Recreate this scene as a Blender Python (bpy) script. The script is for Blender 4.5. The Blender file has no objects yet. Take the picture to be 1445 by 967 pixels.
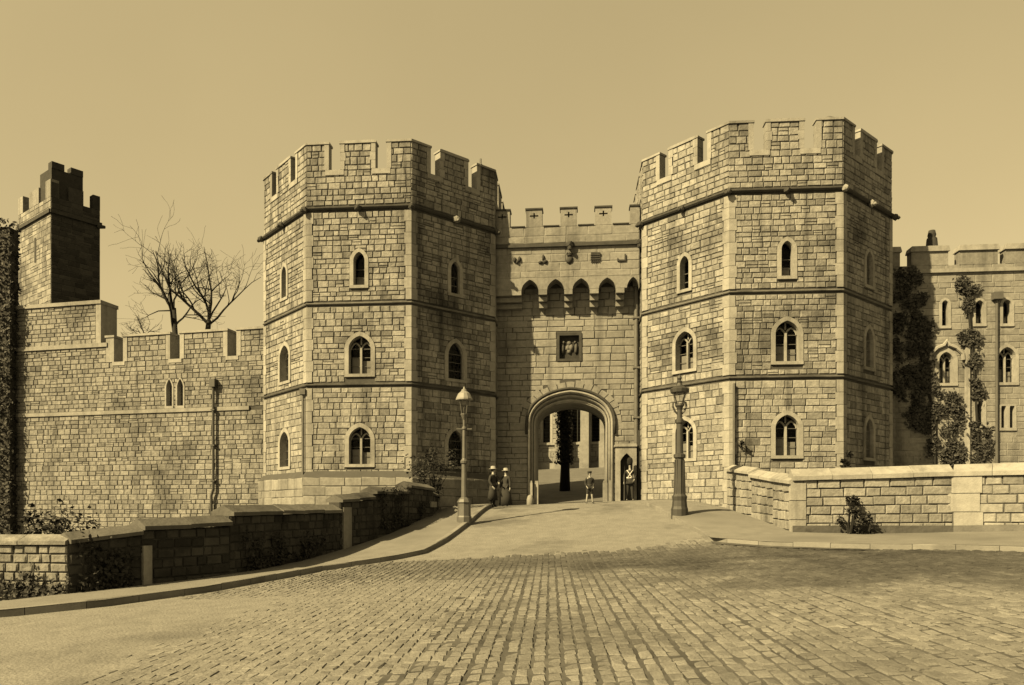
import bpy, bmesh, math, random
from mathutils import Vector, Matrix
from mathutils.geometry import tessellate_polygon
random.seed(7)
R_ = math.radians
# ------------------------------------------------------------------ camera, sky, sun, exposure
FPX, CX, HY, EYE, IW, IH = 1088.0, 720.0, 724.0, 1.65, 1445.0, 967.0
scene = bpy.context.scene
C = bpy.data.collections.new('scene_objects'); scene.collection.children.link(C)
camd = bpy.data.cameras.new('camera'); cam = bpy.data.objects.new('camera', camd); C.objects.link(cam)
cam.location = (0, 0, EYE); cam.rotation_euler = (R_(90), 0, 0)
camd.sensor_width = 36; camd.lens = FPX / IW * 36
camd.shift_x = (IW / 2 - CX) / IW; camd.shift_y = (HY - IH / 2) / IW
camd.clip_start = .1; camd.clip_end = 3000
scene.camera = cam
SEPIA = (1.0, .78, .385)
SUN_AZ, SUN_EL = 53.0, 38.0          # degrees from straight behind the camera towards the left; height
to_sun = Vector((-math.sin(R_(SUN_AZ)) * math.cos(R_(SUN_EL)), -math.cos(R_(SUN_AZ)) * math.cos(R_(SUN_EL)), math.sin(R_(SUN_EL))))
w = bpy.data.worlds.new('World'); scene.world = w; w.use_nodes = True
nt = w.node_tree; nt.nodes.clear()
sky = nt.nodes.new('ShaderNodeTexSky'); sky.sky_type = 'NISHITA'; sky.sun_disc = False
sky.sun_elevation = R_(SUN_EL); sky.sun_rotation = math.atan2(to_sun.x, to_sun.y)
sky.air_density = 1.0; sky.dust_density = 3.0; sky.ozone_density = 1.0
bw = nt.nodes.new('ShaderNodeRGBToBW'); nt.links.new(sky.outputs[0], bw.inputs[0])
pw = nt.nodes.new('ShaderNodeMath'); pw.operation = 'POWER'; nt.links.new(bw.outputs[0], pw.inputs[0]); pw.inputs[1].default_value = .5
mx = nt.nodes.new('ShaderNodeVectorMath'); mx.operation = 'SCALE'; mx.inputs[0].default_value = SEPIA
ml = nt.nodes.new('ShaderNodeMath'); ml.operation = 'MULTIPLY'; ml.inputs[1].default_value = .89; tcs = nt.nodes.new('ShaderNodeTexCoord'); hz_n = nt.nodes.new('ShaderNodeTexNoise'); hz_n.inputs['Scale'].default_value = 2.2; hz_n.inputs['Detail'].default_value = 7; nt.links.new(tcs.outputs['Generated'], hz_n.inputs['Vector'])
hz_m = nt.nodes.new('ShaderNodeMath'); hz_m.operation = 'MULTIPLY_ADD'; nt.links.new(hz_n.outputs['Fac'], hz_m.inputs[0]); hz_m.inputs[1].default_value = .22; hz_m.inputs[2].default_value = .89
hz_x = nt.nodes.new('ShaderNodeMath'); hz_x.operation = 'MULTIPLY'; nt.links.new(pw.outputs[0], hz_x.inputs[0]); nt.links.new(hz_m.outputs[0], hz_x.inputs[1])
nt.links.new(hz_x.outputs[0], ml.inputs[0]); nt.links.new(ml.outputs[0], mx.inputs['Scale'])
bg = nt.nodes.new('ShaderNodeBackground'); nt.links.new(mx.outputs[0], bg.inputs[0]); bg.inputs[1].default_value = .15
out = nt.nodes.new('ShaderNodeOutputWorld'); nt.links.new(bg.outputs[0], out.inputs[0])
sund = bpy.data.lights.new('sun', 'SUN'); sund.energy = 5.0; sund.angle = R_(.5); sund.color = SEPIA
sun = bpy.data.objects.new('sun', sund); C.objects.link(sun); sun.location = (-30, -20, 40)
sun.rotation_euler = to_sun.to_track_quat('Z', 'Y').to_euler()
vs = scene.view_settings; vs.view_transform = 'Standard'; vs.look = 'None'; vs.gamma = 1; vs.use_curve_mapping = False; vs.exposure = 1.63

# ------------------------------------------------------------------ materials
MATS = {}
BASE_SCALE = .72            # every base colour scaled down so that shaded faces render darker
def mat(name, base, var=.25, rough=.9, nscale=3.0, nvar=.25, bump=.3, bscale=25, stain=0, sscale=.28, tint=(1, .985, .95), spec=.2, metal=0, stain_lo=.5, stain_hi=.68, streak=0, fine=0, odd=0):
    m = bpy.data.materials.new(name); m.use_nodes = True; t = m.node_tree; N, Lk = t.nodes, t.links
    b = N['Principled BSDF']; b.inputs['Roughness'].default_value = rough; b.inputs['Metallic'].default_value = metal
    b.inputs['Specular IOR Level'].default_value = spec
    def math_(op, a, c=None, clamp=False):
        n = N.new('ShaderNodeMath'); n.operation = op; n.use_clamp = clamp
        for i, v in enumerate((a, c)):
            if v is None: continue
            if hasattr(v, 'is_linked'): Lk.new(v, n.inputs[i])
            else: n.inputs[i].default_value = v
        return n.outputs[0]
    geo = N.new('ShaderNodeNewGeometry'); oi = N.new('ShaderNodeObjectInfo')
    rnd = math_('FRACT', math_('ADD', math_('MULTIPLY', geo.outputs['Random Per Island'], 7.13), oi.outputs['Random']))
    v = math_('ADD', math_('MULTIPLY', math_('SUBTRACT', rnd, .5), 2 * var), 1.0)
    nz = N.new('ShaderNodeTexNoise'); nz.inputs['Scale'].default_value = nscale; nz.inputs['Detail'].default_value = 5; nz.inputs['Roughness'].default_value = .65
    Lk.new(geo.outputs['Position'], nz.inputs['Vector'])
    v = math_('MULTIPLY', v, math_('ADD', math_('MULTIPLY', math_('SUBTRACT', nz.outputs['Fac'], .5), 4 * nvar), 1.0))
    if stain:
        ns = N.new('ShaderNodeTexNoise'); ns.inputs['Scale'].default_value = sscale; ns.inputs['Detail'].default_value = 6; ns.inputs['Roughness'].default_value = .62
        Lk.new(geo.outputs['Position'], ns.inputs['Vector'])
        mr = N.new('ShaderNodeMapRange'); mr.interpolation_type = 'SMOOTHSTEP'
        Lk.new(ns.outputs['Fac'], mr.inputs['Value']); mr.inputs['From Min'].default_value = stain_lo; mr.inputs['From Max'].default_value = stain_hi
        v = math_('MULTIPLY', v, math_('SUBTRACT', 1.0, math_('MULTIPLY', mr.outputs[0], stain)))
    if odd: v = math_('MULTIPLY', v, math_('SUBTRACT', 1.0, math_('MULTIPLY', math_('GREATER_THAN', rnd, .91), odd)))
    if streak:
        mp = N.new('ShaderNodeMapping'); mp.inputs['Scale'].default_value = (1.7, 1.7, .11); Lk.new(geo.outputs['Position'], mp.inputs['Vector'])
        nk = N.new('ShaderNodeTexNoise'); nk.inputs['Scale'].default_value = 1.0; nk.inputs['Detail'].default_value = 7; nk.inputs['Roughness'].default_value = .6; Lk.new(mp.outputs[0], nk.inputs['Vector'])
        mk = N.new('ShaderNodeMapRange'); mk.interpolation_type = 'SMOOTHSTEP'; Lk.new(nk.outputs['Fac'], mk.inputs['Value']); mk.inputs['From Min'].default_value = .48; mk.inputs['From Max'].default_value = .72
        v = math_('MULTIPLY', v, math_('SUBTRACT', 1.0, math_('MULTIPLY', mk.outputs[0], streak)))
    if fine:
        nf = N.new('ShaderNodeTexNoise'); nf.inputs['Scale'].default_value = 45; nf.inputs['Detail'].default_value = 3; nf.inputs['Roughness'].default_value = .8; Lk.new(geo.outputs['Position'], nf.inputs['Vector'])
        v = math_('MULTIPLY', v, math_('ADD', math_('MULTIPLY', math_('SUBTRACT', nf.outputs['Fac'], .5), 4 * fine), 1.0))
    v = math_('MAXIMUM', math_('MULTIPLY', v, base * BASE_SCALE), .003)
    sc = N.new('ShaderNodeVectorMath'); sc.operation = 'SCALE'; sc.inputs[0].default_value = tint; Lk.new(v, sc.inputs['Scale'])
    Lk.new(sc.outputs[0], b.inputs['Base Color'])
    if bump:
        nb = N.new('ShaderNodeTexNoise'); nb.inputs['Scale'].default_value = bscale; nb.inputs['Detail'].default_value = 4
        Lk.new(geo.outputs['Position'], nb.inputs['Vector'])
        bp = N.new('ShaderNodeBump'); bp.inputs['Strength'].default_value = bump; bp.inputs['Distance'].default_value = .03
        Lk.new(nb.outputs['Fac'], bp.inputs['Height']); Lk.new(bp.outputs[0], b.inputs['Normal'])
    MATS[name] = m
    return m
mat('ashlar', .225, var=.26, nvar=.36, nscale=7, stain=.6, bump=.7, bscale=14, streak=.6, odd=.5)
mat('mortar', .065, var=0, nvar=.4, stain=.5)
mat('dressed', .26, var=.12, nvar=.2, nscale=5, stain=.35, bump=.35, streak=.35)
mat('smooth_ashlar', .2, var=.14, nvar=.24, nscale=6, stain=.35, bump=.4, streak=.35)
mat('smooth_joint', .06, var=0, nvar=.15)
mat('curtain_stone', .2, var=.22, nvar=.36, nscale=7, stain=.5, bump=.9, bscale=14, streak=.35, odd=.45)
mat('dark_and_shade_stone', 0.04, var=.4, nvar=.3, stain=.4, bump=.5, bscale=12)  # near-black stone; on the far tower it also carries painted shade
mat('shaded_moss_stone', 0.045, var=.45, nvar=.35, stain=.5, bump=.6, bscale=12, sscale=.8)  # mossy stone, with the shade of the garden wall's face put into its colour
mat('old_stone', 0.1, var=.35, nvar=.3, stain=.6, bump=.5, bscale=12, sscale=.6)
mat('old_mortar', .04, var=0, nvar=.3)
mat('house_stone', .2, var=.14, nvar=.26, nscale=6, stain=.35, bump=.4, streak=.4)
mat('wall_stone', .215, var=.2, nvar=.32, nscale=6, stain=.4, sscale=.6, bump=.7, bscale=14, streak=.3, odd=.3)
mat('dark_string', 0.045, var=.1, nvar=.4)
mat('iron', .035, var=0, nvar=.2, rough=.5, spec=.4, bump=0)
mat('iron_grey', 0.08, var=0, nvar=.25, rough=.55, spec=.4, bump=.1)
mat('lead', 0.1, var=0, nvar=.25, rough=.6)
mat('lantern_roof', .2, var=0, nvar=.1, rough=.5, bump=0)
mat('sett', .165, var=.2, nvar=.26, stain=.45, sscale=.16, bump=.5, bscale=30, stain_lo=.47, stain_hi=.66, rough=.85, fine=.15, odd=.3)
def mud_patch(m, cx_, cy_, rx, ry, amount):
    t = m.node_tree; N, Lk = t.nodes, t.links; b = N['Principled BSDF']; src = b.inputs['Base Color'].links[0].from_socket
    geo = N.new('ShaderNodeNewGeometry'); mp = N.new('ShaderNodeMapping'); mp.vector_type = 'TEXTURE'; mp.inputs['Location'].default_value = (cx_, cy_, 0); mp.inputs['Scale'].default_value = (rx, ry, 1000)
    Lk.new(geo.outputs['Position'], mp.inputs['Vector']); ln = N.new('ShaderNodeVectorMath'); ln.operation = 'LENGTH'; Lk.new(mp.outputs[0], ln.inputs[0])
    nz = N.new('ShaderNodeTexNoise'); nz.inputs['Scale'].default_value = .9; nz.inputs['Detail'].default_value = 6; Lk.new(geo.outputs['Position'], nz.inputs['Vector'])
    ad = N.new('ShaderNodeMath'); ad.operation = 'MULTIPLY_ADD'; Lk.new(nz.outputs['Fac'], ad.inputs[0]); ad.inputs[1].default_value = 1.5; Lk.new(ln.outputs['Value'], ad.inputs[2])
    mr = N.new('ShaderNodeMapRange'); mr.interpolation_type = 'SMOOTHSTEP'; Lk.new(ad.outputs[0], mr.inputs['Value']); mr.inputs['From Min'].default_value = 1.1; mr.inputs['From Max'].default_value = 2.0; mr.inputs['To Min'].default_value = 1 - amount; mr.inputs['To Max'].default_value = 1
    sc = N.new('ShaderNodeVectorMath'); sc.operation = 'SCALE'; Lk.new(src, sc.inputs[0]); Lk.new(mr.outputs[0], sc.inputs['Scale']); Lk.new(sc.outputs[0], b.inputs['Base Color'])
mud_patch(MATS['sett'], 9.0, 15.5, 8.5, 5.0, .6)
mud_patch(MATS['sett'], 3.0, 19.5, 9.0, 3.2, .5)
mat('road_dirt', .172, var=0, nvar=.2, nscale=2.4, stain=.34, sscale=.35, bump=.8, bscale=22, fine=.28)
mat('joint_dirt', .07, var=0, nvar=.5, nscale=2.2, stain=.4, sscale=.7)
mat('pavement', .16, var=0, nvar=.18, nscale=2, stain=.25, sscale=.5, bump=.4, fine=.18)
mat('kerb', 0.18, var=.12, nvar=.15, stain=.25, sscale=.9)
mat('earth', 0.1, var=0, nvar=.3, stain=.3, bump=.6, bscale=10)
mat('lawn', .11, var=0, nvar=.35, nscale=.9, bump=.8, bscale=20)
mat('bark', .016, var=.1, nvar=.3, bump=.4)
mat('ivy', 0.035, var=.45, nvar=.25, nscale=1.2, bump=0, rough=.6)
mat('dark_leaf', 0.02, var=.45, nvar=.25, nscale=1.2, bump=0, rough=.6)
mat('cloth_dark', .03, var=.1, nvar=.2, bump=.2)
mat('cloth_grey', .09, var=.1, nvar=.2, bump=.2)
mat('straw', .26, var=0, nvar=.1, bump=.1)
mat('cloth_white', 0.5, var=0, nvar=.08, bump=.1)
mat('skin', 0.3, var=0, nvar=.06, bump=0, rough=.6)
mat('leather', .02, var=0, nvar=.2, bump=0, rough=.45)
mat('bearskin', .012, var=0, nvar=.3, bump=1, bscale=60)
mat('wood_dark', .04, var=0, nvar=.3, bump=.2)
mat('blind', 0.4, var=0, nvar=.08, bump=0)
mat('window_bar', .45, var=0, nvar=.1, bump=0)
mat('chapel_stone', 0.22, var=.15, nvar=.2, stain=.3, bump=.3)
def glass(name, tr):
    m = bpy.data.materials.new(name); m.use_nodes = True; t = m.node_tree; N, Lk = t.nodes, t.links; N.clear()
    o = N.new('ShaderNodeOutputMaterial'); mixn = N.new('ShaderNodeMixShader'); tb = N.new('ShaderNodeBsdfTransparent'); gb = N.new('ShaderNodeBsdfGlossy')
    tb.inputs[0].default_value = (tr, tr, tr, 1); gb.inputs['Roughness'].default_value = .08
    fr = N.new('ShaderNodeFresnel'); fr.inputs[0].default_value = 1.27
    mh = N.new('ShaderNodeMath'); mh.operation = 'MULTIPLY'; mh.inputs[1].default_value = .45; Lk.new(fr.outputs[0], mh.inputs[0]); Lk.new(mh.outputs[0], mixn.inputs[0]); Lk.new(tb.outputs[0], mixn.inputs[1]); Lk.new(gb.outputs[0], mixn.inputs[2]); Lk.new(mixn.outputs[0], o.inputs[0])
    MATS[name] = m
glass('glass', .6); glass('lantern_glass', .9)

# ------------------------------------------------------------------ mesh helpers
class MB:
    def __init__(s): s.v = []; s.f = []
    def add(s, vs, fs):
        o = len(s.v); s.v += [tuple(p) for p in vs]; s.f += [tuple(i + o for i in q) for q in fs]; return s
    def box8(s, p):          # 8 corners: bottom 4 ccw, top 4 ccw
        return s.add(p, [(3, 2, 1, 0), (4, 5, 6, 7), (0, 1, 5, 4), (1, 2, 6, 5), (2, 3, 7, 6), (3, 0, 4, 7)])
    def box(s, x0, x1, y0, y1, z0, z1):
        return s.box8([(x0, y0, z0), (x1, y0, z0), (x1, y1, z0), (x0, y1, z0), (x0, y0, z1), (x1, y0, z1), (x1, y1, z1), (x0, y1, z1)])
    def fbox(s, F, s0, s1, d0, d1, z0, z1):     # in a frame; d outward
        return s.box8([F.at(s0, d1, z0), F.at(s1, d1, z0), F.at(s1, d0, z0), F.at(s0, d0, z0), F.at(s0, d1, z1), F.at(s1, d1, z1), F.at(s1, d0, z1), F.at(s0, d0, z1)])
    def fprism(s, F, pts, d0, d1, sz=None):         # outline (s,z) in frame, extruded from d0 (back) to d1 (front)
        n = len(pts); A = [F.at(p[0], d1, p[1]) for p in pts]; B = [F.at(p[0], d0, p[1]) for p in pts]
        tri = tessellate_polygon([[Vector((p[0], p[1], 0)) for p in pts]])
        f = [tuple(t) for t in tri] + [tuple(i + n for i in reversed(t)) for t in tri]
        f += [(i, i + n, (i + 1) % n + n, (i + 1) % n) for i in range(n)]
        return s.add(A + B, f)
    def plan(s, pts, z0, z1):                   # vertical prism from plan polygon
        n = len(pts); tri = tessellate_polygon([[Vector((p[0], p[1], 0)) for p in pts]])
        f = [tuple(i + n for i in t) for t in tri] + [tuple(t) for t in tri]
        f += [(i, (i + 1) % n, (i + 1) % n + n, i + n) for i in range(n)]
        return s.add([(p[0], p[1], z0) for p in pts] + [(p[0], p[1], z1) for p in pts], f)
    def lathe(s, prof, n=12, c=(0, 0), rot=0, zo=0):      # prof: (r,z)
        vs = []
        for r, z in prof:
            for k in range(n):
                a = rot + 2 * math.pi * k / n; vs.append((c[0] + r * math.sin(a), c[1] - r * math.cos(a), z + zo))
        fs = []; m = len(prof)
        for i in range(m - 1):
            for k in range(n):
                fs.append((i * n + k, i * n + (k + 1) % n, (i + 1) * n + (k + 1) % n, (i + 1) * n + k))
        fs.append(tuple(range(n - 1, -1, -1))); fs.append(tuple((m - 1) * n + k for k in range(n)))
        return s.add(vs, fs)
    def tube(s, pts, rads, n=6, cap=True):
        pts = [Vector(p) for p in pts]; vs = []
        for i, p in enumerate(pts):
            d = (pts[min(i + 1, len(pts) - 1)] - pts[max(i - 1, 0)]); d = d.normalized() if d.length > 1e-6 else Vector((0, 0, 1))
            a = d.orthogonal().normalized() if i == 0 else (a - d * a.dot(d)).normalized()
            b = d.cross(a); r = rads[i] if isinstance(rads, (list, tuple)) else rads
            for k in range(n):
                t = 2 * math.pi * k / n; vs.append(p + a * r * math.cos(t) + b * r * math.sin(t))
        fs = []
        for i in range(len(pts) - 1):
            for k in range(n): fs.append((i * n + k, i * n + (k + 1) % n, (i + 1) * n + (k + 1) % n, (i + 1) * n + k))
        if cap: fs.append(tuple(range(n - 1, -1, -1))); fs.append(tuple((len(pts) - 1) * n + k for k in range(n)))
        return s.add(vs, fs)
    def blob(s, c, r, seed=0, sub=1, jit=.2):
        rg = random.Random(seed); bm = bmesh.new(); bmesh.ops.create_icosphere(bm, subdivisions=sub, radius=1)
        vs = [(c[0] + v.co.x * r[0] * (1 + rg.uniform(-jit, jit)), c[1] + v.co.y * r[1] * (1 + rg.uniform(-jit, jit)), c[2] + v.co.z * r[2] * (1 + rg.uniform(-jit, jit))) for v in bm.verts]
        bm.verts.index_update(); fs = [tuple(v.index for v in f.verts) for f in bm.faces]; bm.free()
        return s.add(vs, fs)
    def mesh(s, name, m, smooth=False, off=(0, 0, 0)):
        me = bpy.data.meshes.new(name); me.from_pydata([(a - off[0], b - off[1], c - off[2]) for a, b, c in s.v], [], s.f); me.update()
        me.materials.append(MATS[m])
        if smooth: me.polygons.foreach_set('use_smooth', [True] * len(me.polygons))
        return me
    def build(s, name, m, parent=None, smooth=False, off=None, label=None, kind=None):
        # vertices are in world coordinates; parent empties are never rotated
        if off is None: off = wloc(parent) if parent else (0, 0, 0)
        o = bpy.data.objects.new(name, s.mesh(name, m, smooth, off)); C.objects.link(o); o.parent = parent
        if label: o['label'] = label
        if kind: o['kind'] = kind
        return o
def wloc(o):
    v = Vector((0, 0, 0))
    while o is not None: v += o.location; o = o.parent
    return v
def tag(o, label, cat, group=None):
    o['label'] = label; o['category'] = cat
    if group: o['group'] = group
    return o
def thing(name, label, cat, loc, group=None):
    o = bpy.data.objects.new(name, None); C.objects.link(o); o.location = loc; o.empty_display_size = .3
    return tag(o, label, cat, group)
def struct(o, label=None):
    o['kind'] = 'structure'
    if label: o['label'] = label
    return o
class Frame:                                   # vertical plane: origin o, facing angle a (0 = facing -Y), s to the viewer's right
    def __init__(f, ox, oy, a):
        f.o = (ox, oy); f.a = a; f.t = (math.cos(a), math.sin(a)); f.n = (math.sin(a), -math.cos(a))
    def at(f, s, d, z): return (f.o[0] + f.t[0] * s + f.n[0] * d, f.o[1] + f.t[1] * s + f.n[1] * d, z)
    def px(f, x, y):                           # where the sight line of a photo pixel meets this plane
        dx = (x - CX) / FPX
        k = (f.o[0] * f.n[0] + f.o[1] * f.n[1]) / (dx * f.n[0] + f.n[1])
        X, Y = dx * k, k
        return ((X - f.o[0]) * f.t[0] + (Y - f.o[1]) * f.t[1], EYE + (HY - y) / FPX * k)
    def z(f, x, y): return f.px(x, y)[1]
    def s(f, x): return f.px(x, 700)[0]
    def back(f, d): return Frame(f.o[0] - f.n[0] * d, f.o[1] - f.n[1] * d, f.a)
def frame_between(p, q):                        # p, q: world XY, seen from the side where p is on the left
    a = math.atan2(q[1] - p[1], q[0] - p[0]); f = Frame(p[0], p[1], a); f.len = math.hypot(q[0] - p[0], q[1] - p[1]); return f
def sm(x): x = max(0., min(1., x)); return x * x * (3 - 2 * x)

# ------------------------------------------------------------------ terrain
GX, GY = 2.82, 38.3
def gz(X, Y):
    p = .042 * max(-40, min(40, X)) + .018 * min(Y, 60)
    dx = X - (GX + (Y - GY) * .09)
    wl = 1 - sm((-dx - 4.5) / 5.5) if dx < 0 else 1 - sm((dx - 4.5) / 6.5)
    e = 1.34 * sm((Y - 19.0) / 15.5) * wl
    y0 = 38 + 10 * sm((abs(dx) - 5) / 5)
    inn = .083 * max(0, min(Y, 95) - y0)
    return p + e + inn
def ghit(x, y, y1=60):
    dx = (x - CX) / FPX; dz = (HY - y) / FPX; Y = 2.0
    while Y < y1:
        if EYE + dz * Y <= gz(dx * Y, Y): break
        Y += .05
    lo, hi = Y - .05, Y
    for _ in range(20):
        m = (lo + hi) / 2
        if EYE + dz * m <= gz(dx * m, m): hi = m
        else: lo = m
    return (dx * hi, hi, gz(dx * hi, hi))
def lin(a, b, n): return [a + (b - a) * i / n for i in range(n + 1)]
def sheet(xs, ys, off):
    b = MB(); n = len(ys); b.v = [(x, y, gz(x, y) + off) for x in xs for y in ys]
    b.f = [(i * n + j, (i + 1) * n + j, (i + 1) * n + j + 1, i * n + j + 1) for i in range(len(xs) - 1) for j in range(n - 1)]
    return b
gx = [-900, -500, -250, -120, -70, -50] + lin(-40, 40, 160) + [50, 70, 120, 250, 500, 900]
gy = [-60, -30, -15] + lin(-5, 100, 210) + [115, 140, 200, 300, 500, 900]
struct(sheet(gx, gy, -.06).build('ground', 'earth', smooth=True), 'bare earth ground under and around the castle')

# ------------------------------------------------------------------ masonry
PROTO = {}
PL = (.25, .4, .55, .7, .9, 1.2)
def proto_geo(L, seed, H=.28, D=.10, inset=.024, proud=.02):
    rg = random.Random(seed * 31 + int(L * 100)); j = lambda a: rg.uniform(-a, a)
    x, z = L / 2, H / 2
    back = [(-x, D, -z), (x, D, -z), (x, D, z), (-x, D, z)]
    rim = [(a + j(.013), proud + j(.006), c + j(.011)) for a, c in ((-x, -z), (x, -z), (x, z), (-x, z))]
    fr = [(-x + inset + j(.008), j(.007), -z + inset + j(.006)), (x - inset + j(.008), j(.007), -z + inset + j(.006)), (x - inset + j(.008), j(.007), z - inset + j(.006)), (-x + inset + j(.008), j(.007), z - inset + j(.006))]
    v = back + rim + fr
    f = [(8, 9, 10, 11)] + [(4 + i, 4 + (i + 1) % 4, 8 + (i + 1) % 4, 8 + i) for i in range(4)] + [(i, (i + 1) % 4, 4 + (i + 1) % 4, 4 + i) for i in range(4)]
    return v, f
for L in PL:
    for sd in range(4): PROTO[(L, sd)] = proto_geo(L, sd)
PMESH = {}
def pmesh(key, m):
    if (key, m) not in PMESH:
        b = MB(); b.v, b.f = PROTO[key]; PMESH[(key, m)] = b.mesh('stone', m)
    return PMESH[(key, m)]
class Masonry:
    def __init__(s, parent, name='stone', limit=300): s.p = parent; s.b = []; s.name = name; s.limit = limit
    def put(s, F, sc, z, w, h, m, d=0, parent=None, vis=1.0, jit=.006):
        p = F.at(sc, d + random.uniform(-jit, jit), z)
        view = Vector((p[0], p[1], 0)); dist = view.length
        cosv = -(F.n[0] * p[0] + F.n[1] * p[1]) / dist
        if not (-5 < CX + FPX * p[0] / p[1] < IW + 5): vis = 0
        s.b.append((vis * w * h * max(0, cosv) / dist ** 2, p, F.a, w, h, m, parent or s.p))
    def finish(s, stuffname='stonework'):
        s.b.sort(key=lambda q: -q[0]); stuff = {}
        for i, (wt, p, a, w, h, m, par) in enumerate(s.b):
            L = min(PL, key=lambda q: abs(q - w)); sd = random.randrange(4)
            if i < s.limit and wt > 0:
                o = bpy.data.objects.new(s.name, pmesh((L, sd), m)); C.objects.link(o); o.parent = par
                o.location = Vector(p) - wloc(par); o.rotation_euler = (0, 0, a); o.scale = (w / L, 1, h / .28)
            else:
                v, f = PROTO[(L, sd)]; ca, sa = math.cos(a), math.sin(a)
                mb = stuff.setdefault(m, MB())
                mb.add([(p[0] + x * w / L * ca - y * sa, p[1] + x * w / L * sa + y * ca, p[2] + z * h / .28) for x, y, z in v], f)
        for m, mb in stuff.items(): mb.build(stuffname, m, s.p, kind='stuff')
def ashlar(M, F, s0, s1, z0, z1, holes=(), ch=.255, lmin=.24, lmax=.58, m='ashlar', ends=None, d=0, parent=None, vis=1.0, gap=.034, keep=None, rgd=None):
    n = max(1, round((z1 - z0) / ch)); rg = random
    cuts = [0.0]
    for i in range(n): cuts.append(cuts[-1] + rg.uniform(.75, 1.25))
    zs = [z0 + (z1 - z0) * c / cuts[-1] for c in cuts]
    for i in range(n):
        za, zb = zs[i], zs[i + 1]; zm = (za + zb) / 2
        iv = [(s0, s1)]
        for c, hw, lo, hi in holes:
            if zb <= lo + .03 or za >= hi - .03: continue
            hh = hw(zm)
            if hh <= 0: continue
            nv = []
            for a, b in iv:
                if c - hh > a and c - hh < b: nv.append((a, c - hh))
                if c + hh < b and c + hh > a: nv.append((c + hh, b))
                if c + hh <= a or c - hh >= b: nv.append((a, b))
            iv = nv
        for a, b in iv:
            if b - a < .08: continue
            x = a
            first = True
            while x < b - 1e-4:
                l = rg.uniform(lmin, lmax)
                if first: l *= rg.uniform(.5, 1); first = False
                if b - (x + l) < lmin * .6: l = b - x
                if l > lmax * 1.5: l /= 2
                sc = x + l / 2
                if keep is None or keep(sc, zm):
                    mm = m
                    if ends and (x <= s0 + 1e-3 or x + l >= s1 - 1e-3): mm = ends
                    g2 = gap * rg.uniform(.5, 1.6)
                    if gap > .023 and l > .3 and rg.random() < .09:      # two thin stones in one course
                        hs = (zb - za) * rg.uniform(.4, .6)
                        M.put(F, sc, za + hs / 2, l - g2, hs - gap * .8, mm, d, parent, vis); M.put(F, sc, (za + hs + zb) / 2, l - gap, zb - za - hs - gap * .8, mm, d, parent, vis)
                    else: M.put(F, sc + rg.uniform(-.006, .006), zm, l - g2, zb - za - gap * rg.uniform(.6, 1.3), mm, d, parent, vis)
                x += l
def arch(w, z0, zs, zc, p=2.0, k=.15, n=12, c=0):
    pts = [(c - w / 2, z0)]
    for i in range(n + 1):
        x = -math.cos(math.pi * i / n); g = max(0, 1 - abs(x) ** p) ** (1 / p) * (1 - k) + (1 - abs(x)) * k
        pts.append((c + x * w / 2, zs + (zc - zs) * g))
    pts.append((c + w / 2, z0)); return pts
def arch_hw(w, zs, zc, p=2.0, k=.15):
    def hw(z):
        if z <= zs: return w / 2
        if z >= zc: return 0
        lo, hi = 0., 1.
        for _ in range(25):
            x = (lo + hi) / 2; g = max(0, 1 - x ** p) ** (1 / p) * (1 - k) + (1 - x) * k
            if zs + (zc - zs) * g > z: lo = x
            else: hi = x
        return lo * w / 2
    return hw
def panel(b, F, s0, s1, z0, z1, holes, d=0.):
    polys = [[Vector((s0, z0, 0)), Vector((s1, z0, 0)), Vector((s1, z1, 0)), Vector((s0, z1, 0))]] + [[Vector((q[0], q[1], 0)) for q in h] for h in holes]
    flat = [q for p in polys for q in p]; tri = tessellate_polygon(polys)
    fs = []
    for t in tri:
        a, bb, c = (flat[i] for i in t)
        fs.append(tuple(t) if (bb - a).cross(c - a).z > 0 else tuple(reversed(t)))
    b.add([F.at(q.x, d, q.y) for q in flat], fs)
def ring(b, F, inner, outer, d0, d1, dback):   # frame round an opening: front face d1, outer side to d0, inner reveal to dback
    n = len(inner)
    for i in range(n - 1):
        a, c, e, g = inner[i], inner[i + 1], outer[i], outer[i + 1]
        b.add([F.at(a[0], d1, a[1]), F.at(c[0], d1, c[1]), F.at(g[0], d1, g[1]), F.at(e[0], d1, e[1]),
               F.at(a[0], dback, a[1]), F.at(c[0], dback, c[1]), F.at(g[0], d0, g[1]), F.at(e[0], d0, e[1])],
              [(0, 1, 2, 3), (1, 0, 4, 5), (3, 2, 6, 7)])
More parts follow.
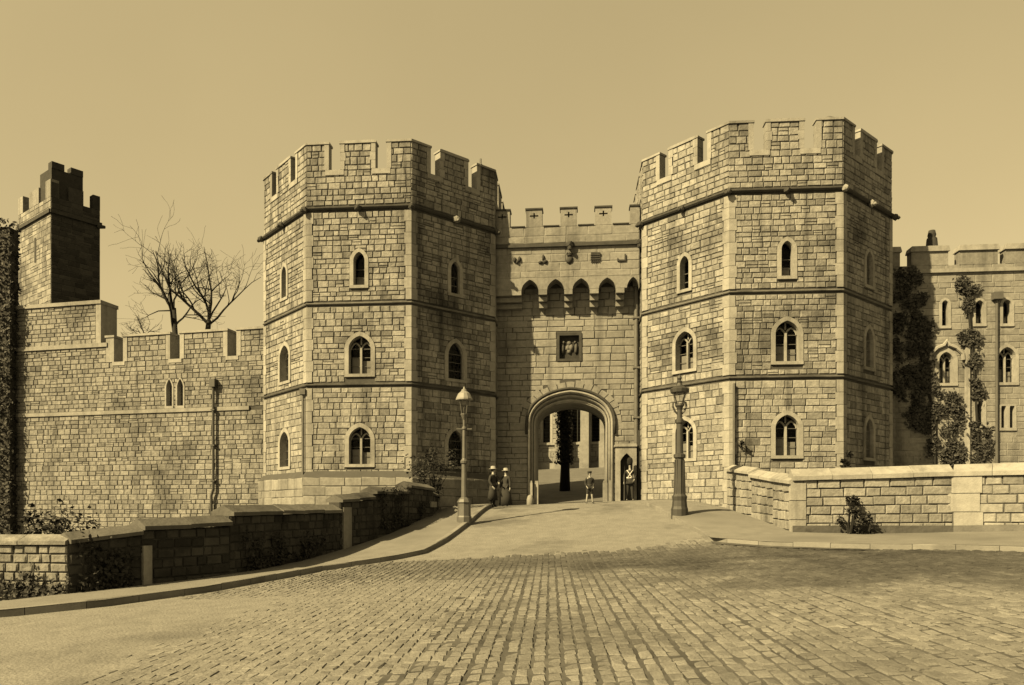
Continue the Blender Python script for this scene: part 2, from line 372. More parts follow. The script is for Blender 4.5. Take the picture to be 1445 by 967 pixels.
def window(parent, F, c, z0, w_, h_, band=.19, two=False, blind=0, p=2.0, k=.2, smat='dressed', rise=None, depth=.42, bars=True):
    """pointed window; returns hole outline and the ashlar exclusion"""
    rise = rise or w_ * .62
    zs, zc = z0 + h_ - rise, z0 + h_
    inn = arch(w_, z0, zs, zc, p, k, c=c); outr = arch(w_ + 2 * band, z0, zs, zc + band, p, k, c=c)
    b = MB(); ring(b, F, inn, outr, -.05, .03, -depth)
    win = b.build('window', smat, parent)
    sb = MB(); sb.fprism(F, [(c - w_ / 2 - band, z0 - .13), (c + w_ / 2 + band, z0 - .13), (c + w_ / 2 + band, z0 + .0), (c - w_ / 2 - band, z0 + .0)], -depth, .05)
    sb.build('sill', smat, win)
    g = MB(); n = len(inn); tri = tessellate_polygon([[Vector((q[0], q[1], 0)) for q in inn]])
    g.add([F.at(q[0], -depth + .1, q[1]) for q in inn], [tuple(t) for t in tri]); g.build('pane', 'glass', win)
    dm = -depth + .14
    if two:
        mb = MB(); mb.fbox(F, c - .045, c + .045, dm - .06, dm + .08, z0, zs + .05)
        mb.build('mullion', smat, win)
        tr = MB(); q = w_ / 4
        for sg in (-1, 1):
            a2 = [(c + sg * q + x, zz) for x, zz in arch(w_ / 2 - .03, zs - .12, zs - .02, zs + rise * .52, 2, .3, n=8)[1:-1]]
            tr.tube([F.at(x, dm, zz) for x, zz in a2], .04, 5)
        tr.tube([F.at(c, dm, zs + .2), F.at(c, dm, zc - .02)], .035, 5)
        tr.build('tracery', smat, win)
    if bars:
        for i in range(1, int(h_ / .38)):
            gb = MB(); gb.fbox(F, c - w_ / 2, c + w_ / 2, -depth + .102, -depth + .12, z0 + i * .38 - .012, z0 + i * .38 + .012)
            gb.build('glazing_bar', 'iron_grey', win)
    if blind:
        bb = MB(); lo = z0 + .02
        for sg in ((-1, 1) if two else (0,)):
            ww = w_ / 2 - .1 if two else w_ - .08
            cc = c + sg * w_ / 4 * (1 if two else 0)
            bb.fbox(F, cc - ww / 2, cc + ww / 2, -depth + .05, -depth + .06, lo, lo + h_ * blind * (1 if sg < 1 else .8))
        bb.build('blind', 'blind', win)
    hole = arch(w_ + .06, z0 - .05, zs, zc + .03, p, k, c=c)
    hw0 = arch_hw(w_ + 2 * band - .03, zs, zc + band - .02, p, k)
    return hole, (c, lambda z: hw0(z), z0 - .13, zc + band)

# ------------------------------------------------------------------ the two octagonal gate towers
C225 = math.cos(math.pi / 8)
HZ = [EYE + h * 1.22 for h in (4.605, 7.517, 10.952, 13.324)]      # string courses and merlon tops
SILL = HZ[2] + 1.62
def tower(label, cx, cy, R, rot, wins, pipes, seed, ivy=None):
    random.seed(seed)
    zb = .0; ap = R * C225; fw = 2 * R * math.sin(math.pi / 8)
    T = thing('gate_tower', label, 'tower', (cx, cy, zb), 'octagonal towers flanking the gateway')
    FR = {k: Frame(cx + ap * math.sin(rot + k * math.pi / 4), cy - ap * math.cos(rot + k * math.pi / 4), rot + k * math.pi / 4) for k in range(-2, 6)}
    M = Masonry(T); core = MB(); hw = fw / 2
    holes = {k: [] for k in FR}; ex = {k: [] for k in FR}
    for (k, c, z0, w_, h_, two, bl, bd) in wins:
        h, e = window(T, FR[k], c, z0, w_, h_, band=bd, two=two, blind=bl, rise=w_ * (.55 if two else .75), depth=.42 if k in (-1, 0) else .24)
        holes[k].append(h); ex[k].append(e)
    for k, F in FR.items():
        panel(core, F, -hw - .02, hw + .02, zb - 1, HZ[2] + .1, holes[k], d=-.035)
    core.lathe([(R - .04, HZ[2] + .1), (R - .04, SILL - .03), (R - .46, SILL - .03), (R - .46, HZ[2] + .3), (.01, HZ[2] + .45)], 8, (cx, cy), rot + math.pi / 8)
    core.build('wall_core', 'mortar', T)
    # string courses
    for i, z in enumerate(HZ[:3]):
        b = MB(); pr = .12 if i == 2 else .055; hh = .11 if i == 2 else .06
        b.lathe([((ap - .08) / C225, z - hh), ((ap + pr * .5) / C225, z - hh), ((ap + pr) / C225, z - hh * .45), ((ap + pr) / C225, z), ((ap - .08) / C225, z + .06)], 8, (cx, cy), rot + math.pi / 8)
        b.f = b.f[:-2]; b.build('string_course', 'dark_string' if i == 2 else 'old_stone', T)
    # quoins: bent stones wrapping each corner
    zones = [(zb - .5, HZ[0] - .15), (HZ[0] + .1, HZ[1] - .15), (HZ[1] + .1, HZ[2] - .2), (HZ[2] + .1, SILL)]
    qn = {}
    for k in FR:
        a = rot + (k + .5) * math.pi / 4; vx, vy = cx + R * math.sin(a), cy - R * math.cos(a)
        F0, F1 = FR[k], FR[(k + 1) if k < 5 else -2]
        for (z0, z1) in zones[:3]:
            n = round((z1 - z0) / .5)
            for i in range(n):
                long = (i + k) % 2; l0, l1 = (.31, .25) if long else (.25, .31)
                za, zc = z0 + (z1 - z0) * i / n + .008, z0 + (z1 - z0) * (i + 1) / n - .008
                pts = [F0.at(hw - l0, .02, 0), (vx + math.sin(a) * .02 / C225, vy - math.cos(a) * .02 / C225, 0), F1.at(-hw + l1, .02, 0), F1.at(-hw + l1, -.1, 0), (vx - math.sin(a) * .12, vy + math.cos(a) * .12, 0), F0.at(hw - l0, -.1, 0)]
                b = MB(); b.plan([(p[0], p[1]) for p in pts], za, zc); b.build('quoin', 'dressed', T)
    for k, F in FR.items():
        vis = 1 if k in (-1, 0, 1) else (.01 if k not in (-2, 2) else .05)
        for j, (z0, z1) in enumerate(zones):
            q = .27 if j < 3 else 0.0
            ashlar(M, F, -hw + q, hw - q, max(z0, .2), z1, ex[k] if j < 3 else (), m='ashlar', vis=vis, ch=(.27, .255, .245, .25)[j], lmax=(.66, .58, .55, .56)[j], gap=(.022, .026, .029, .029)[j])
    # merlons
    g = (.215, .325, .66, .768)
    top = HZ[3]; S = lambda f: -hw + fw * f
    for k, F in FR.items():
        me = MB(); me.fbox(F, S(g[1]), S(g[2]), -.4, -.035, SILL - .1, top - .12); mo = me.build('merlon', 'mortar', T)
        vis = 1 if k in (-1, 0, 1) else .01
        ashlar(M, F, S(g[1]) + .2, S(g[2]) - .2, SILL, top - .12, ch=.27, lmin=.24, lmax=.48, m='ashlar', parent=mo, vis=vis)
        for (sa, sb) in ((S(g[1]) - .004, S(g[1]) + .19), (S(g[2]) - .19, S(g[2]) + .004)):
            for zi in range(3):
                ha = (top - .125 - SILL - .03) / 3; ex_ = .05 * ((zi + k) % 2)
                jb = MB(); jb.fbox(F, sa - (ex_ if sa > 0 else 0), sb + (ex_ if sa < 0 else 0), -.38, .022, SILL + .03 + ha * zi + .006, SILL + .03 + ha * (zi + 1) - .006); jb.build('jamb_stone', 'dressed', mo)
        cp = MB(); cp.fprism(F, [(S(g[1]) - .04, top - .12), (S(g[2]) + .04, top - .12), (S(g[2]) + .04, top - .04), (S(g[2]) - .03, top), (S(g[1]) + .03, top), (S(g[1]) - .04, top - .04)], -.45, .05); cp.build('coping', 'dressed', mo)
        # corner merlon between face k and k+1
        F1 = FR[(k + 1) if k < 5 else -2]; a = rot + (k + .5) * math.pi / 4
        V = lambda d: (cx + (ap + d) / C225 * math.sin(a), cy - (ap + d) / C225 * math.cos(a))
        def bent(e, d1, d0):
            return [F.at(S(g[3]) - e, d1, 0)[:2], V(d1), F1.at(S(g[0]) + e, d1, 0)[:2], F1.at(S(g[0]) + e, d0, 0)[:2], V(d0), F.at(S(g[3]) - e, d0, 0)[:2]]
        me = MB(); me.plan(bent(0, -.035, -.4), SILL - .1, top - .12); mo = me.build('merlon', 'mortar', T)
        ashlar(M, F, S(g[3]), hw, SILL, top - .12, ch=.27, lmin=.24, lmax=.5, m='ashlar', parent=mo, vis=vis, rgd=1)
        ashlar(M, F1, -hw, S(g[0]), SILL, top - .12, ch=.27, lmin=.24, lmax=.5, m='ashlar', parent=mo, vis=vis)
        for (FF, sa, sb) in ((F, S(g[3]) - .004, S(g[3]) + .2), (F1, S(g[0]) - .2, S(g[0]) + .004)):
            jb = MB(); jb.fbox(FF, sa, sb, -.38, .022, SILL + .03, top - .125); jb.build('jamb_stone', 'dressed', mo)
        cp = MB(); cp.plan(bent(.04, .05, -.45), top - .12, top - .03); cp.plan(bent(-.02, .0, -.4), top - .03, top); cp.build('coping', 'dressed', mo)
        for (ca, cb) in ((g[0], g[1]), (g[2], g[3])):
            sl = MB(); sl.fprism(F, [(S(ca) - .16, SILL - .2), (S(cb) + .16, SILL - .2), (S(cb) + .16, SILL + .024), (S(ca) - .16, SILL + .024)], -.42, .025); sl.build('crenel_sill', 'dressed', T)
        # carved bosses on the top string
        for (q, FF) in ((V(.12), F), (F.at(0, .14, 0)[:2], F)):
            bb = MB(); sd = random.randrange(999)
            bb.blob((q[0], q[1], HZ[2] - .1), (.16, .16, .17), sd, 1, .25)
            bb.blob((q[0] + FF.n[0] * .13, q[1] + FF.n[1] * .13, HZ[2] - .16), (.1, .1, .09), sd + 1, 1, .25)
            bb.build('carved_boss', 'dark_string' if random.random() < .7 else 'smooth_ashlar', T)
    M.finish()
    return T, FR
def wz(F, ytop, ybot, x): a, b = F.z(x, ytop), F.z(x, ybot); return b, a - b
LC = (-6.146, 39.27); LR = 6.1; LROT = R_(-4.8)
RC = (11.79, 37.32); RR = 6.0; RROT = R_(-4.4)
WL = []
for k in (-1, 0, 1, -2, 2):
    bw_ = .17
    WL += [(k, .02, 11.59, .5, 1.45, False, .3 if k == 0 else 0, .17), (k, .05, 7.72, .98 if k < 1 else .86, 1.66, k < 1, .45 if k == 0 else 0, .19), (k, .05, 3.78, .96 if k < 1 else .86, 1.62, k < 1, .4 if k == 0 else 0, .19)]
tl, LFR = tower('battlemented octagonal stone tower beside the bare trees and curtain wall', LC[0], LC[1], LR, LROT, WL, None, 3)
WR = []
for k in (-1, 0, 1, -2, 2):
    WR += [(k, .05, 11.42, .46 if k < 1 else .6, 1.45, False, .3 if k == 0 else 0, .17), (k, .05, 7.9, .94 if k < 1 else .72, 1.68, k < 1, .4 if k in (0, -1) else 0, .18), (k, .05, 4.02, .94 if k < 1 else .72, 1.68, k < 1, .42 if k in (0, -1) else 0, .18)]
tr_, RFR = tower('battlemented octagonal stone tower next to the ivy-clad house', RC[0], RC[1], RR, RROT, WR, None, 5)
# plinth of the tower by the curtain wall
b = MB(); ap = LR * C225
b.lathe([((ap + .22) / C225, -1), ((ap + .22) / C225, 3.2), ((ap + .0) / C225, 3.48)], 8, LC, LROT + math.pi / 8); b.f = b.f[:-2]
b.build('plinth', 'smooth_joint', tl)
M = Masonry(tl, limit=60)
for k in (-2, -1, 0, 1, 2):
    hw2 = (ap + .24) * math.tan(math.pi / 8); ashlar(M, LFR[k], -hw2, hw2, .2, 3.2, ch=.42, lmin=.6, lmax=1.2, m='smooth_ashlar', d=.24, gap=.014, vis=.9)
M.finish()
# finial, chimney stub, rain pipes
b = MB(); F = LFR[1]; p = F.at(1.75, -.35, 0)
b.tube([(p[0], p[1], HZ[3] - .1), (p[0], p[1], HZ[3] + .45)], .045, 6); b.blob((p[0], p[1], HZ[3] + .12), (.1, .1, .12), 3); b.build('finial', 'iron', tl)
b = MB(); p = RFR[0].at(1.9, -.6, 0)
b.lathe([(.22, HZ[3] - .6), (.22, HZ[3] + .05), (.28, HZ[3] + .08), (.24, HZ[3] + .22), (.1, HZ[3] + .3)], 8, p[:2]); b.build('chimney_pot', 'lead', tr_, smooth=True)
F = LFR[-1]; b = MB(); b.tube([F.at(2.22, .12, 6.9), F.at(2.22, .12, 1.0)], .06, 6); b.box(F.at(2.22, .12, 0)[0] - .12, F.at(2.22, .12, 0)[0] + .12, F.at(2.22, .12, 0)[1] - .1, F.at(2.22, .12, 0)[1] + .1, 6.85, 7.1); b.build('rain_pipe', 'lead', tl)
F = RFR[0]; b = MB(); b.tube([F.at(-2.12, .12, 7.0), F.at(-2.12, .12, 1.0)], .055, 6); b.build('rain_pipe', 'lead', tr_)

# ------------------------------------------------------------------ the gate building between the towers
random.seed(21)
PHI = R_(-5.2); GM = Frame(GX, GY, PHI)
UP, LO = GM.back(-1.83), GM.back(-1.02)
HG = 3.42
G = thing('gatehouse', 'pale stone gatehouse with arched entrance between the two octagonal towers', 'gatehouse', UP.at(0, 0, 0))
zs_, zt_, zstr = UP.z(800, 319), UP.z(800, 292.5), UP.z(800, 344)
zspr, zcr, zcb = UP.z(800, 408), UP.z(800, 393), LO.z(800, 437)
acs = [UP.s(x) for x in (747.7, 784, 820, 857, 893.5)]
aw = .80
pts = [(-HG, zspr)]
for c in acs:
    cw = min(aw, 2 * (HG - c)) if c > 2 else aw
    a_ = arch(cw, zspr, zspr + .02, zcr, 2, .35, n=10, c=c); pts += [(min(x, HG - .01), z) for x, z in a_]
pts += [(HG, zspr), (HG, zs_), (-HG, zs_)]
b = MB(); b.fprism(UP, pts, -.80, -.012); b.build('parapet_core', 'smooth_ashlar', G)
M = Masonry(G)
ahs = [(c, arch_hw(aw + .0, zspr, zcr + .02, 2, .35), zspr, zcr) for c in acs]
ashlar(M, UP, -HG, HG, zcr + .06, zstr - .1, (), ch=.36, lmin=.6, lmax=1.2, m='smooth_ashlar', gap=.016)
ashlar(M, UP, -HG, HG, zstr + .06, zs_, ch=.36, lmin=.6, lmax=1.2, m='smooth_ashlar', gap=.016)
# rear parapet / roof / back body
b = MB(); b.fbox(UP, -HG, HG, -3.7, -.80, zs_ - .9, zs_ - .6); b.build('roof', 'lead', G)
b = MB(); b.fprism(UP, [(-HG, zstr - .15), (HG, zstr - .15), (HG, zstr - .03), (HG, zstr + .02), (-HG, zstr + .02)], -.03, .12); b.build('string_course', 'dark_string', G)
for x in (804, 902):
    b = MB(); s_ = UP.s(x); p = UP.at(s_, .15, zstr - .08); b.blob(p, (.2, .16, .2), int(x), 1, .25); b.blob(UP.at(s_, .24, zstr - .3), (.12, .1, .13), int(x) + 1, 1, .25); b.build('carved_boss', 'dark_string', G)
# merlons with cross slits
for x0, x1 in ((690, 719.5), (742.5, 765), (791, 814), (840, 863), (889.5, 912)):
    s0, s1 = UP.s(x0), UP.s(x1); s0 = max(s0, -HG); s1 = min(s1, HG); cs = (s0 + s1) / 2
    b = MB()
    if s1 - s0 > .6:
        sw, sh = .035, .16; zc_ = (zs_ + zt_) / 2 + .08
        cross = [(cs - sw, zc_ - .12), (cs + sw, zc_ - .12), (cs + sw, zc_ - sw), (cs + .2, zc_ - sw), (cs + .2, zc_ + sw), (cs + sw, zc_ + sw), (cs + sw, zc_ + .14), (cs - sw, zc_ + .14), (cs - sw, zc_ + sw), (cs - .2, zc_ + sw), (cs - .2, zc_ - sw), (cs - sw, zc_ - sw)]
        panel(b, UP, s0, s1, zs_, zt_ - .07, [cross], d=0)
        n = len(cross)
        b.add([UP.at(q[0], 0, q[1]) for q in cross] + [UP.at(q[0], -.25, q[1]) for q in cross], [(i, (i + 1) % n, (i + 1) % n + n, i + n) for i in range(n)] + [tuple(range(n, 2 * n))])
        b.add([UP.at(s0, 0, zs_), UP.at(s0, -.5, zs_), UP.at(s0, -.5, zt_ - .07), UP.at(s0, 0, zt_ - .07)], [(0, 3, 2, 1)])
        b.add([UP.at(s1, 0, zs_), UP.at(s1, -.5, zs_), UP.at(s1, -.5, zt_ - .07), UP.at(s1, 0, zt_ - .07)], [(0, 1, 2, 3)])
        b.add([UP.at(s0, -.5, zs_), UP.at(s1, -.5, zs_), UP.at(s1, -.5, zt_ - .07), UP.at(s0, -.5, zt_ - .07)], [(1, 0, 3, 2)])
    else: b.fbox(UP, s0, s1, -.5, 0, zs_, zt_ - .07)
    mo = b.build('merlon', 'smooth_ashlar', G)
    b = MB(); b.fbox(UP, s0 - .04, s1 + .04, -.55, .05, zt_ - .07, zt_); b.build('coping', 'dark_string', mo)
ss = [(-HG, UP.s(719.5))]
prev = UP.s(719.5)
for x0, x1 in ((742.5, 765), (791, 814), (840, 863), (889.5, 912)):
    b = MB(); b.fbox(UP, prev + .05, UP.s(x0) - .05, -.55, .05, zs_ + .002, zs_ + .05); b.build('crenel_sill', 'dark_string', G); prev = UP.s(x1)
# carved badges in a row under the string course
def relief(x, y, parts, m='dark_string', name='carved_badge', F=UP):
    b = MB(); s0, z0 = F.px(x, y)
    for (ds, dz, rs, rz, sd) in parts: 
        p = F.at(s0 + ds, .03, z0 + dz); b.blob(p, (rs, .09, rz), sd, 1, .2)
    return b
for x, y, parts in ((730, 367, [(-.12, 0, .1, .16, 1), (.1, .02, .1, .17, 2), (0, -.12, .08, .1, 3)]),
                    (766, 367, [(.02, .08, .07, .2, 4), (-.12, -.12, .12, .08, 5), (.12, -.1, .12, .1, 6)]),
                    (803.5, 365, [(0, -.08, .2, .2, 7), (0, .16, .15, .08, 8), (-.1, .22, .05, .07, 9), (.1, .22, .05, .07, 10), (0, .24, .05, .08, 11)])):
    relief(x, y, parts).build('carved_badge', 'dark_string', G, smooth=True)
s0, z0 = UP.px(840, 364); b = MB()
for i in range(5): b.fbox(UP, s0 - .2 + i * .09, s0 - .165 + i * .09, -.02, .06, z0 - .22, z0 + .16)
for i in range(3): b.fbox(UP, s0 - .22, s0 + .22, -.02, .085, z0 - .1 + i * .1, z0 - .06 + i * .1)
b.fbox(UP, s0 - .2, s0 + .22, -.02, .1, z0 + .16, z0 + .24); b.build('carved_badge', 'dark_string', G)
s0, z0 = UP.px(877, 364); b = MB(); b.fbox(UP, s0 - .2, s0 + .2, -.02, .07, z0 - .16, z0 - .1); b.fbox(UP, s0 + .14, s0 + .2, -.02, .068, z0 - .1, z0 + .16); b.fbox(UP, s0 - .2, s0 - .15, -.02, .068, z0 - .1, z0 - .02); b.build('carved_badge', 'dark_string', G)
# corbels: three receding steps under each pier of the machicolation
ps = [(-HG, acs[0] - aw / 2)] + [(acs[i] + aw / 2, acs[i + 1] - aw / 2) for i in range(4)]
for a_, c_ in ps:
    b = MB(); hh = (zspr - zcb) / 3
    for i in range(3):
        z1 = zspr - .004 - i * hh; pr = -.02 - i * .24
        b.fprism(UP, [(a_ + .01, z1 - hh + .03), (c_ - .01, z1 - hh + .03), (c_ - .01, z1), (a_ + .01, z1)], -.80, pr)
    b.build('corbel', 'smooth_ashlar', G)
# lower wall with the entrance arch
gzt = gz(GX, 36.5)
so0, so1 = LO.s(744.5), LO.s(866)
si0, si1 = LO.s(757.5), LO.s(855)
oc, ow = (so0 + so1) / 2, so1 - so0
ic = (si0 + si1) / 2
TP, TK = 2.3, .12
spr = LO.z(800, 598)
outs = [(ow, LO.z(805, 550)), (ow - .28, LO.z(805, 555)), (ow - .5, LO.z(805, 560)), (ow - .72, LO.z(805, 566))]
zg = .6
oa = [arch(wd, zg, spr, zc, TP, TK, n=22, c=oc) for wd, zc in outs]
pcs, pcz0 = LO.px(803, 507); pcs2, pcz1 = LO.px(803, 473); ps0, ps1 = LO.s(788.5), LO.s(818)
rect = [(ps0, pcz0), (ps0, pcz1), (ps1, pcz1), (ps1, pcz0)]
b = MB(); zlt = zspr + .3
panel(b, LO, -HG, HG, zg, zlt + .9, [oa[0], rect], d=-.03)
LB = LO.back(3.0)
panel(b, Frame(LB.o[0], LB.o[1], LB.a), -HG, HG, zg, zs_ - .6, [oa[3]], d=0)
b.build('wall_core', 'smooth_joint', G)
hw_ = arch_hw(ow - .02, spr, outs[0][1], TP, TK)
# wedge stones round the arch, then the coursed wall
vo = arch(ow + .9, zg, spr, outs[0][1] + .45, TP, TK, n=22, c=oc)
vn = 17; fo = oa[0][1:-1]; fv = vo[1:-1]
def samp(pl, t):
    q = t * (len(pl) - 1); i = min(int(q), len(pl) - 2); r = q - i
    return (pl[i][0] * (1 - r) + pl[i + 1][0] * r, pl[i][1] * (1 - r) + pl[i + 1][1] * r)
for i in range(vn):
    t0, t1 = i / vn + .003, (i + 1) / vn - .003; e = random.uniform(.75, 1.15)
    pin = [samp(fo, t0 + (t1 - t0) * j / 3) for j in range(4)]; pout = [samp(fv, t0 + (t1 - t0) * j / 3) for j in range(4)]
    pout = [(a[0] + (c[0] - a[0]) * e, a[1] + (c[1] - a[1]) * e) for a, c in zip(pin, pout)]
    b = MB(); b.fprism(LO, pin + pout[::-1], -.1, random.uniform(.006, .016)); b.build('voussoir', 'smooth_ashlar', G)
hv = arch_hw(ow + .8, spr, outs[0][1] + .42, TP, TK)
hvj = lambda z: hv(z) if z > spr else ow / 2
ashlar(M, LO, -HG, HG, zg + .3, zspr + .3, [(oc, hvj, zg, outs[0][1] + .42), ((ps0 + ps1) / 2, lambda z: (ps1 - ps0) / 2 + .1, pcz0 - .1, pcz1 + .1)], ch=.31, lmin=.45, lmax=1.0, m='smooth_ashlar', gap=.022)
M.finish()
# arch mouldings, each order set back behind the one before
ds = [0.03, -.16, -.36, -.58]
ar = None
for i in range(3):
    b = MB(); ring(b, LO, oa[i + 1], oa[i], ds[i] - .2, ds[i], ds[i + 1])
    o = b.build('arch_moulding', 'dressed' if i != 1 else 'smooth_ashlar', G)
    rb = MB(); mid = [((p[0] + q[0]) / 2, (p[1] + q[1]) / 2) for p, q in zip(oa[i], oa[i + 1])]
    rb.tube([LO.at(x, ds[i] + .01, z) for x, z in mid], .055, 8); rb.build('roll', 'dressed', o, smooth=True)
b = MB(); n = len(oa[3]); b.add([LO.at(q[0], ds[3], q[1]) for q in oa[3]] + [LO.at(q[0], -3.0, q[1]) for q in oa[3]], [(i, i + 1, i + 1 + n, i + n) for i in range(n - 1)]); b.build('passage_vault', 'smooth_ashlar', G)
hm = MB(); hm.tube([LO.at(x, .07, z) for x, z in arch(ow + .1, spr - .5, spr, outs[0][1] + .06, TP, TK, n=22, c=oc)], .07, 6); hm.build('hood_mould', 'dark_string', G, smooth=True)
for sg, sx in ((-1, oc - ow / 2), (1, oc + ow / 2)):
    for j in range(2):
        x0 = sx - sg * (.02 + .27 * j); x1 = x0 - sg * .22
        b = MB(); b.fbox(LO, min(x0, x1), max(x0, x1), -.3 - j * .25, .07 - j * .19, zg, gzt + 1.0); b.fbox(LO, min(x0, x1) + .02, max(x0, x1) - .02, -.28 - j * .25, .045 - j * .19, gzt + 1.0, gzt + 1.1); b.build('jamb_base', 'dressed', G)
b = MB(); p = LO.at(oc - ow / 2 + .15, .35, 0); zz = gz(p[0], p[1]); b.lathe([(.17, -.3), (.17, .25), (.12, .42), (.03, .48)], 8, p[:2], zo=zz); gs = b.build('guard_stone', 'dressed', None, smooth=True, off=(0, 0, 0)); tag(gs, 'small pale rounded guard stone at the foot of the entrance arch', 'guard stone')
# heraldic panel
b = MB(); b.fbox(LO, ps0 - .0, ps1 + .0, -.3, -.2, pcz0, pcz1); hp = b.build('heraldic_panel', 'dark_and_shade_stone', G)
b = MB()
for (x0, x1, z0, z1) in ((ps0 - .1, ps0 + .03, pcz0 - .1, pcz1 + .1), (ps1 - .03, ps1 + .1, pcz0 - .1, pcz1 + .1), (ps0 + .03, ps1 - .03, pcz0 - .1, pcz0 + .02), (ps0 + .03, ps1 - .03, pcz1 - .02, pcz1 + .1)): b.fbox(LO, x0, x1, -.25, .04, z0, z1)
b.build('frame', 'dark_string', hp)
pm = (ps0 + ps1) / 2; zm = (pcz0 + pcz1) / 2; b = MB()
for ds_, dz, rs, rz, sd in ((0, .22, .14, .15, 1), (-.05, .0, .16, .2, 2), (.08, -.02, .15, .2, 3), (0, -.18, .13, .14, 4), (-.33, -.05, .09, .3, 5), (.33, -.05, .09, .3, 6), (-.28, .26, .08, .09, 7), (.28, .26, .08, .09, 8)): b.blob(LO.at(pm + ds_, -.17, zm + dz), (rs, .09, rz), sd, 1, .25)
b.build('carved_arms', 'old_stone', hp, smooth=True)
# rain pipe and dark post added for the shadow beside the niche
b = MB(); s_ = LO.s(897.5)
b.tube([LO.at(s_, .14, LO.z(897, 405)), LO.at(s_, .14, gzt - .2)], .11, 8); b.fbox(LO, s_ - .17, s_ + .17, .0, .32, LO.z(897, 405) - .05, LO.z(897, 405) + .35)
for y in (450, 520, 590): b.fbox(LO, s_ - .15, s_ + .15, .0, .27, LO.z(897, y) - .04, LO.z(897, y) + .04)
b.build('rain_pipe', 'lead', G, smooth=False)
# sentry box of pale stone with a pointed opening
F = LO; n0, n1 = F.s(868), F.s(897); nz0, nz1 = gzt - .3, F.z(882, 632)
k0, k1 = F.s(874.5), F.s(892); kz = F.z(882, 641); ks = F.z(882, 652)
SB = thing('sentry_box', 'narrow pale stone sentry box with a pointed opening beside the entrance arch', 'sentry box', F.at((n0 + n1) / 2, .3, gzt))
hole = arch(k1 - k0, gzt + .05, ks, kz, 1.5, .5, c=(k0 + k1) / 2, n=8)
b = MB(); D1 = .62
panel(b, F, n0, n1, nz0, nz1, [hole], d=D1)
nn = len(hole); b.add([F.at(q[0], D1, q[1]) for q in hole] + [F.at(q[0], .08, q[1]) for q in hole], [(i, i + 1, i + 1 + nn, i + nn) for i in range(nn - 1)])
b.add([F.at(n0, D1, nz0), F.at(n0, .02, nz0), F.at(n0, .02, nz1), F.at(n0, D1, nz1)], [(1, 0, 3, 2)]); b.add([F.at(n1, D1, nz0), F.at(n1, .02, nz0), F.at(n1, .02, nz1), F.at(n1, D1, nz1)], [(0, 1, 2, 3)])
b.build('box_wall', 'dressed', SB)
b = MB(); b.add([F.at(q[0], .085, q[1]) for q in hole], [tuple(t) for t in tessellate_polygon([[Vector((q[0], q[1], 0)) for q in hole]])]); b.build('back_board', 'wood_dark', SB)
b = MB(); b.fbox(F, n0 - .06, n1 + .02, .02, D1 + .07, nz1, nz1 + .09); b.fbox(F, n0, n1, .02, D1, nz1 + .09, nz1 + .15); b.build('cornice', 'dressed', SB)
b = MB(); b.fbox(F, F.s(899), F.s(908.5), .1, .5, gzt - .2, F.z(903, 617)); b.fbox(F, F.s(900), F.s(903), .12, .3, F.z(903, 617), F.z(903, 608)); po = b.build('shadow_post', 'wood_dark'); tag(po, 'tall dark post put in for the shadow beside the sentry box', 'post')  # dark post added in place of the sentry's shadow

# ------------------------------------------------------------------ curtain wall behind the low garden wall
random.seed(31)
F = frame_between((-28.6, 43.9), (-10.6, 39.75)); WX = F.s(-40) - 14
CW = thing('curtain_wall', 'long battlemented curtain wall below the bare trees', 'wall', F.at(F.len / 2, 0, 0))
M = Masonry(CW)
zc0 = F.z(250, 507); zt = F.z(250, 468); zst = F.z(300, 577.5)
s1 = F.len - .2; s0 = F.s(31)
gaps = [(F.s(161), F.s(174)), (F.s(240), F.s(254)), (F.s(321), F.s(334))]
sL = F.s(150)
win_x = [F.s(239), F.s(254.5)]; wz0, wz1 = F.z(247, 573), F.z(247, 535)
hls, exs = [], []
for c in win_x:
    h, e = window(CW, F, c, wz0, .36, wz1 - wz0, band=.09, p=1.6, k=.4, bars=False, rise=.4); hls.append(h); exs.append(e)
b = MB(); panel(b, F, WX, s1 + .3, -1, zc0 - .03, hls, d=-.035); b.fbox(F, WX, s1 + .3, -.95, -.9, -1, zc0 - .03); b.fbox(F, WX, s1 + .3, -.9, -.06, zc0 - .2, zc0 - .04)
b.build('wall_core', 'mortar', CW)
ashlar(M, F, WX, s1 + .3, .2, zst - .1, exs, ch=.25, lmin=.26, lmax=.6, m='curtain_stone', gap=.025)
ashlar(M, F, WX, s1 + .3, zst + .1, zc0, exs, ch=.25, lmin=.26, lmax=.6, m='curtain_stone', gap=.025)
b = MB(); b.fprism(F, [(WX, zst - .1), (F.s(352), zst - .1), (F.s(352), zst + .1), (WX, zst + .1)], -.05, .07); b.build('string_course', 'dressed', CW)
ed = [sL] + [q for g_ in gaps for q in g_] + [s1 + .3]
for i in range(0, len(ed), 2):
    a_, c_ = ed[i], ed[i + 1]
    b = MB(); b.fbox(F, a_, c_, -.9, -.035, zc0 - .1, zt - .12); mo = b.build('merlon', 'mortar', CW)
    ashlar(M, F, a_ + .25, c_ - .25, zc0, zt - .12, ch=.25, lmin=.26, lmax=.6, m='curtain_stone', parent=mo, gap=.03)
    for (x0, x1) in ((a_ - .004, a_ + .25), (c_ - .25, c_ + .004)):
        b = MB(); b.fbox(F, x0, x1, -.88, .02, zc0 + .02, zt - .125); b.build('jamb_stone', 'dressed', mo)
    b = MB(); b.fprism(F, [(a_ - .05, zt - .12), (c_ + .05, zt - .12), (c_ + .05, zt), (a_ - .05, zt)], -.95, .07); b.build('coping', 'dressed', mo)
for a_, c_ in gaps:
    b = MB(); b.fbox(F, a_ - .1, c_ + .1, -.92, .03, zc0 - .18, zc0 + .02); b.build('crenel_sill', 'dressed', CW)
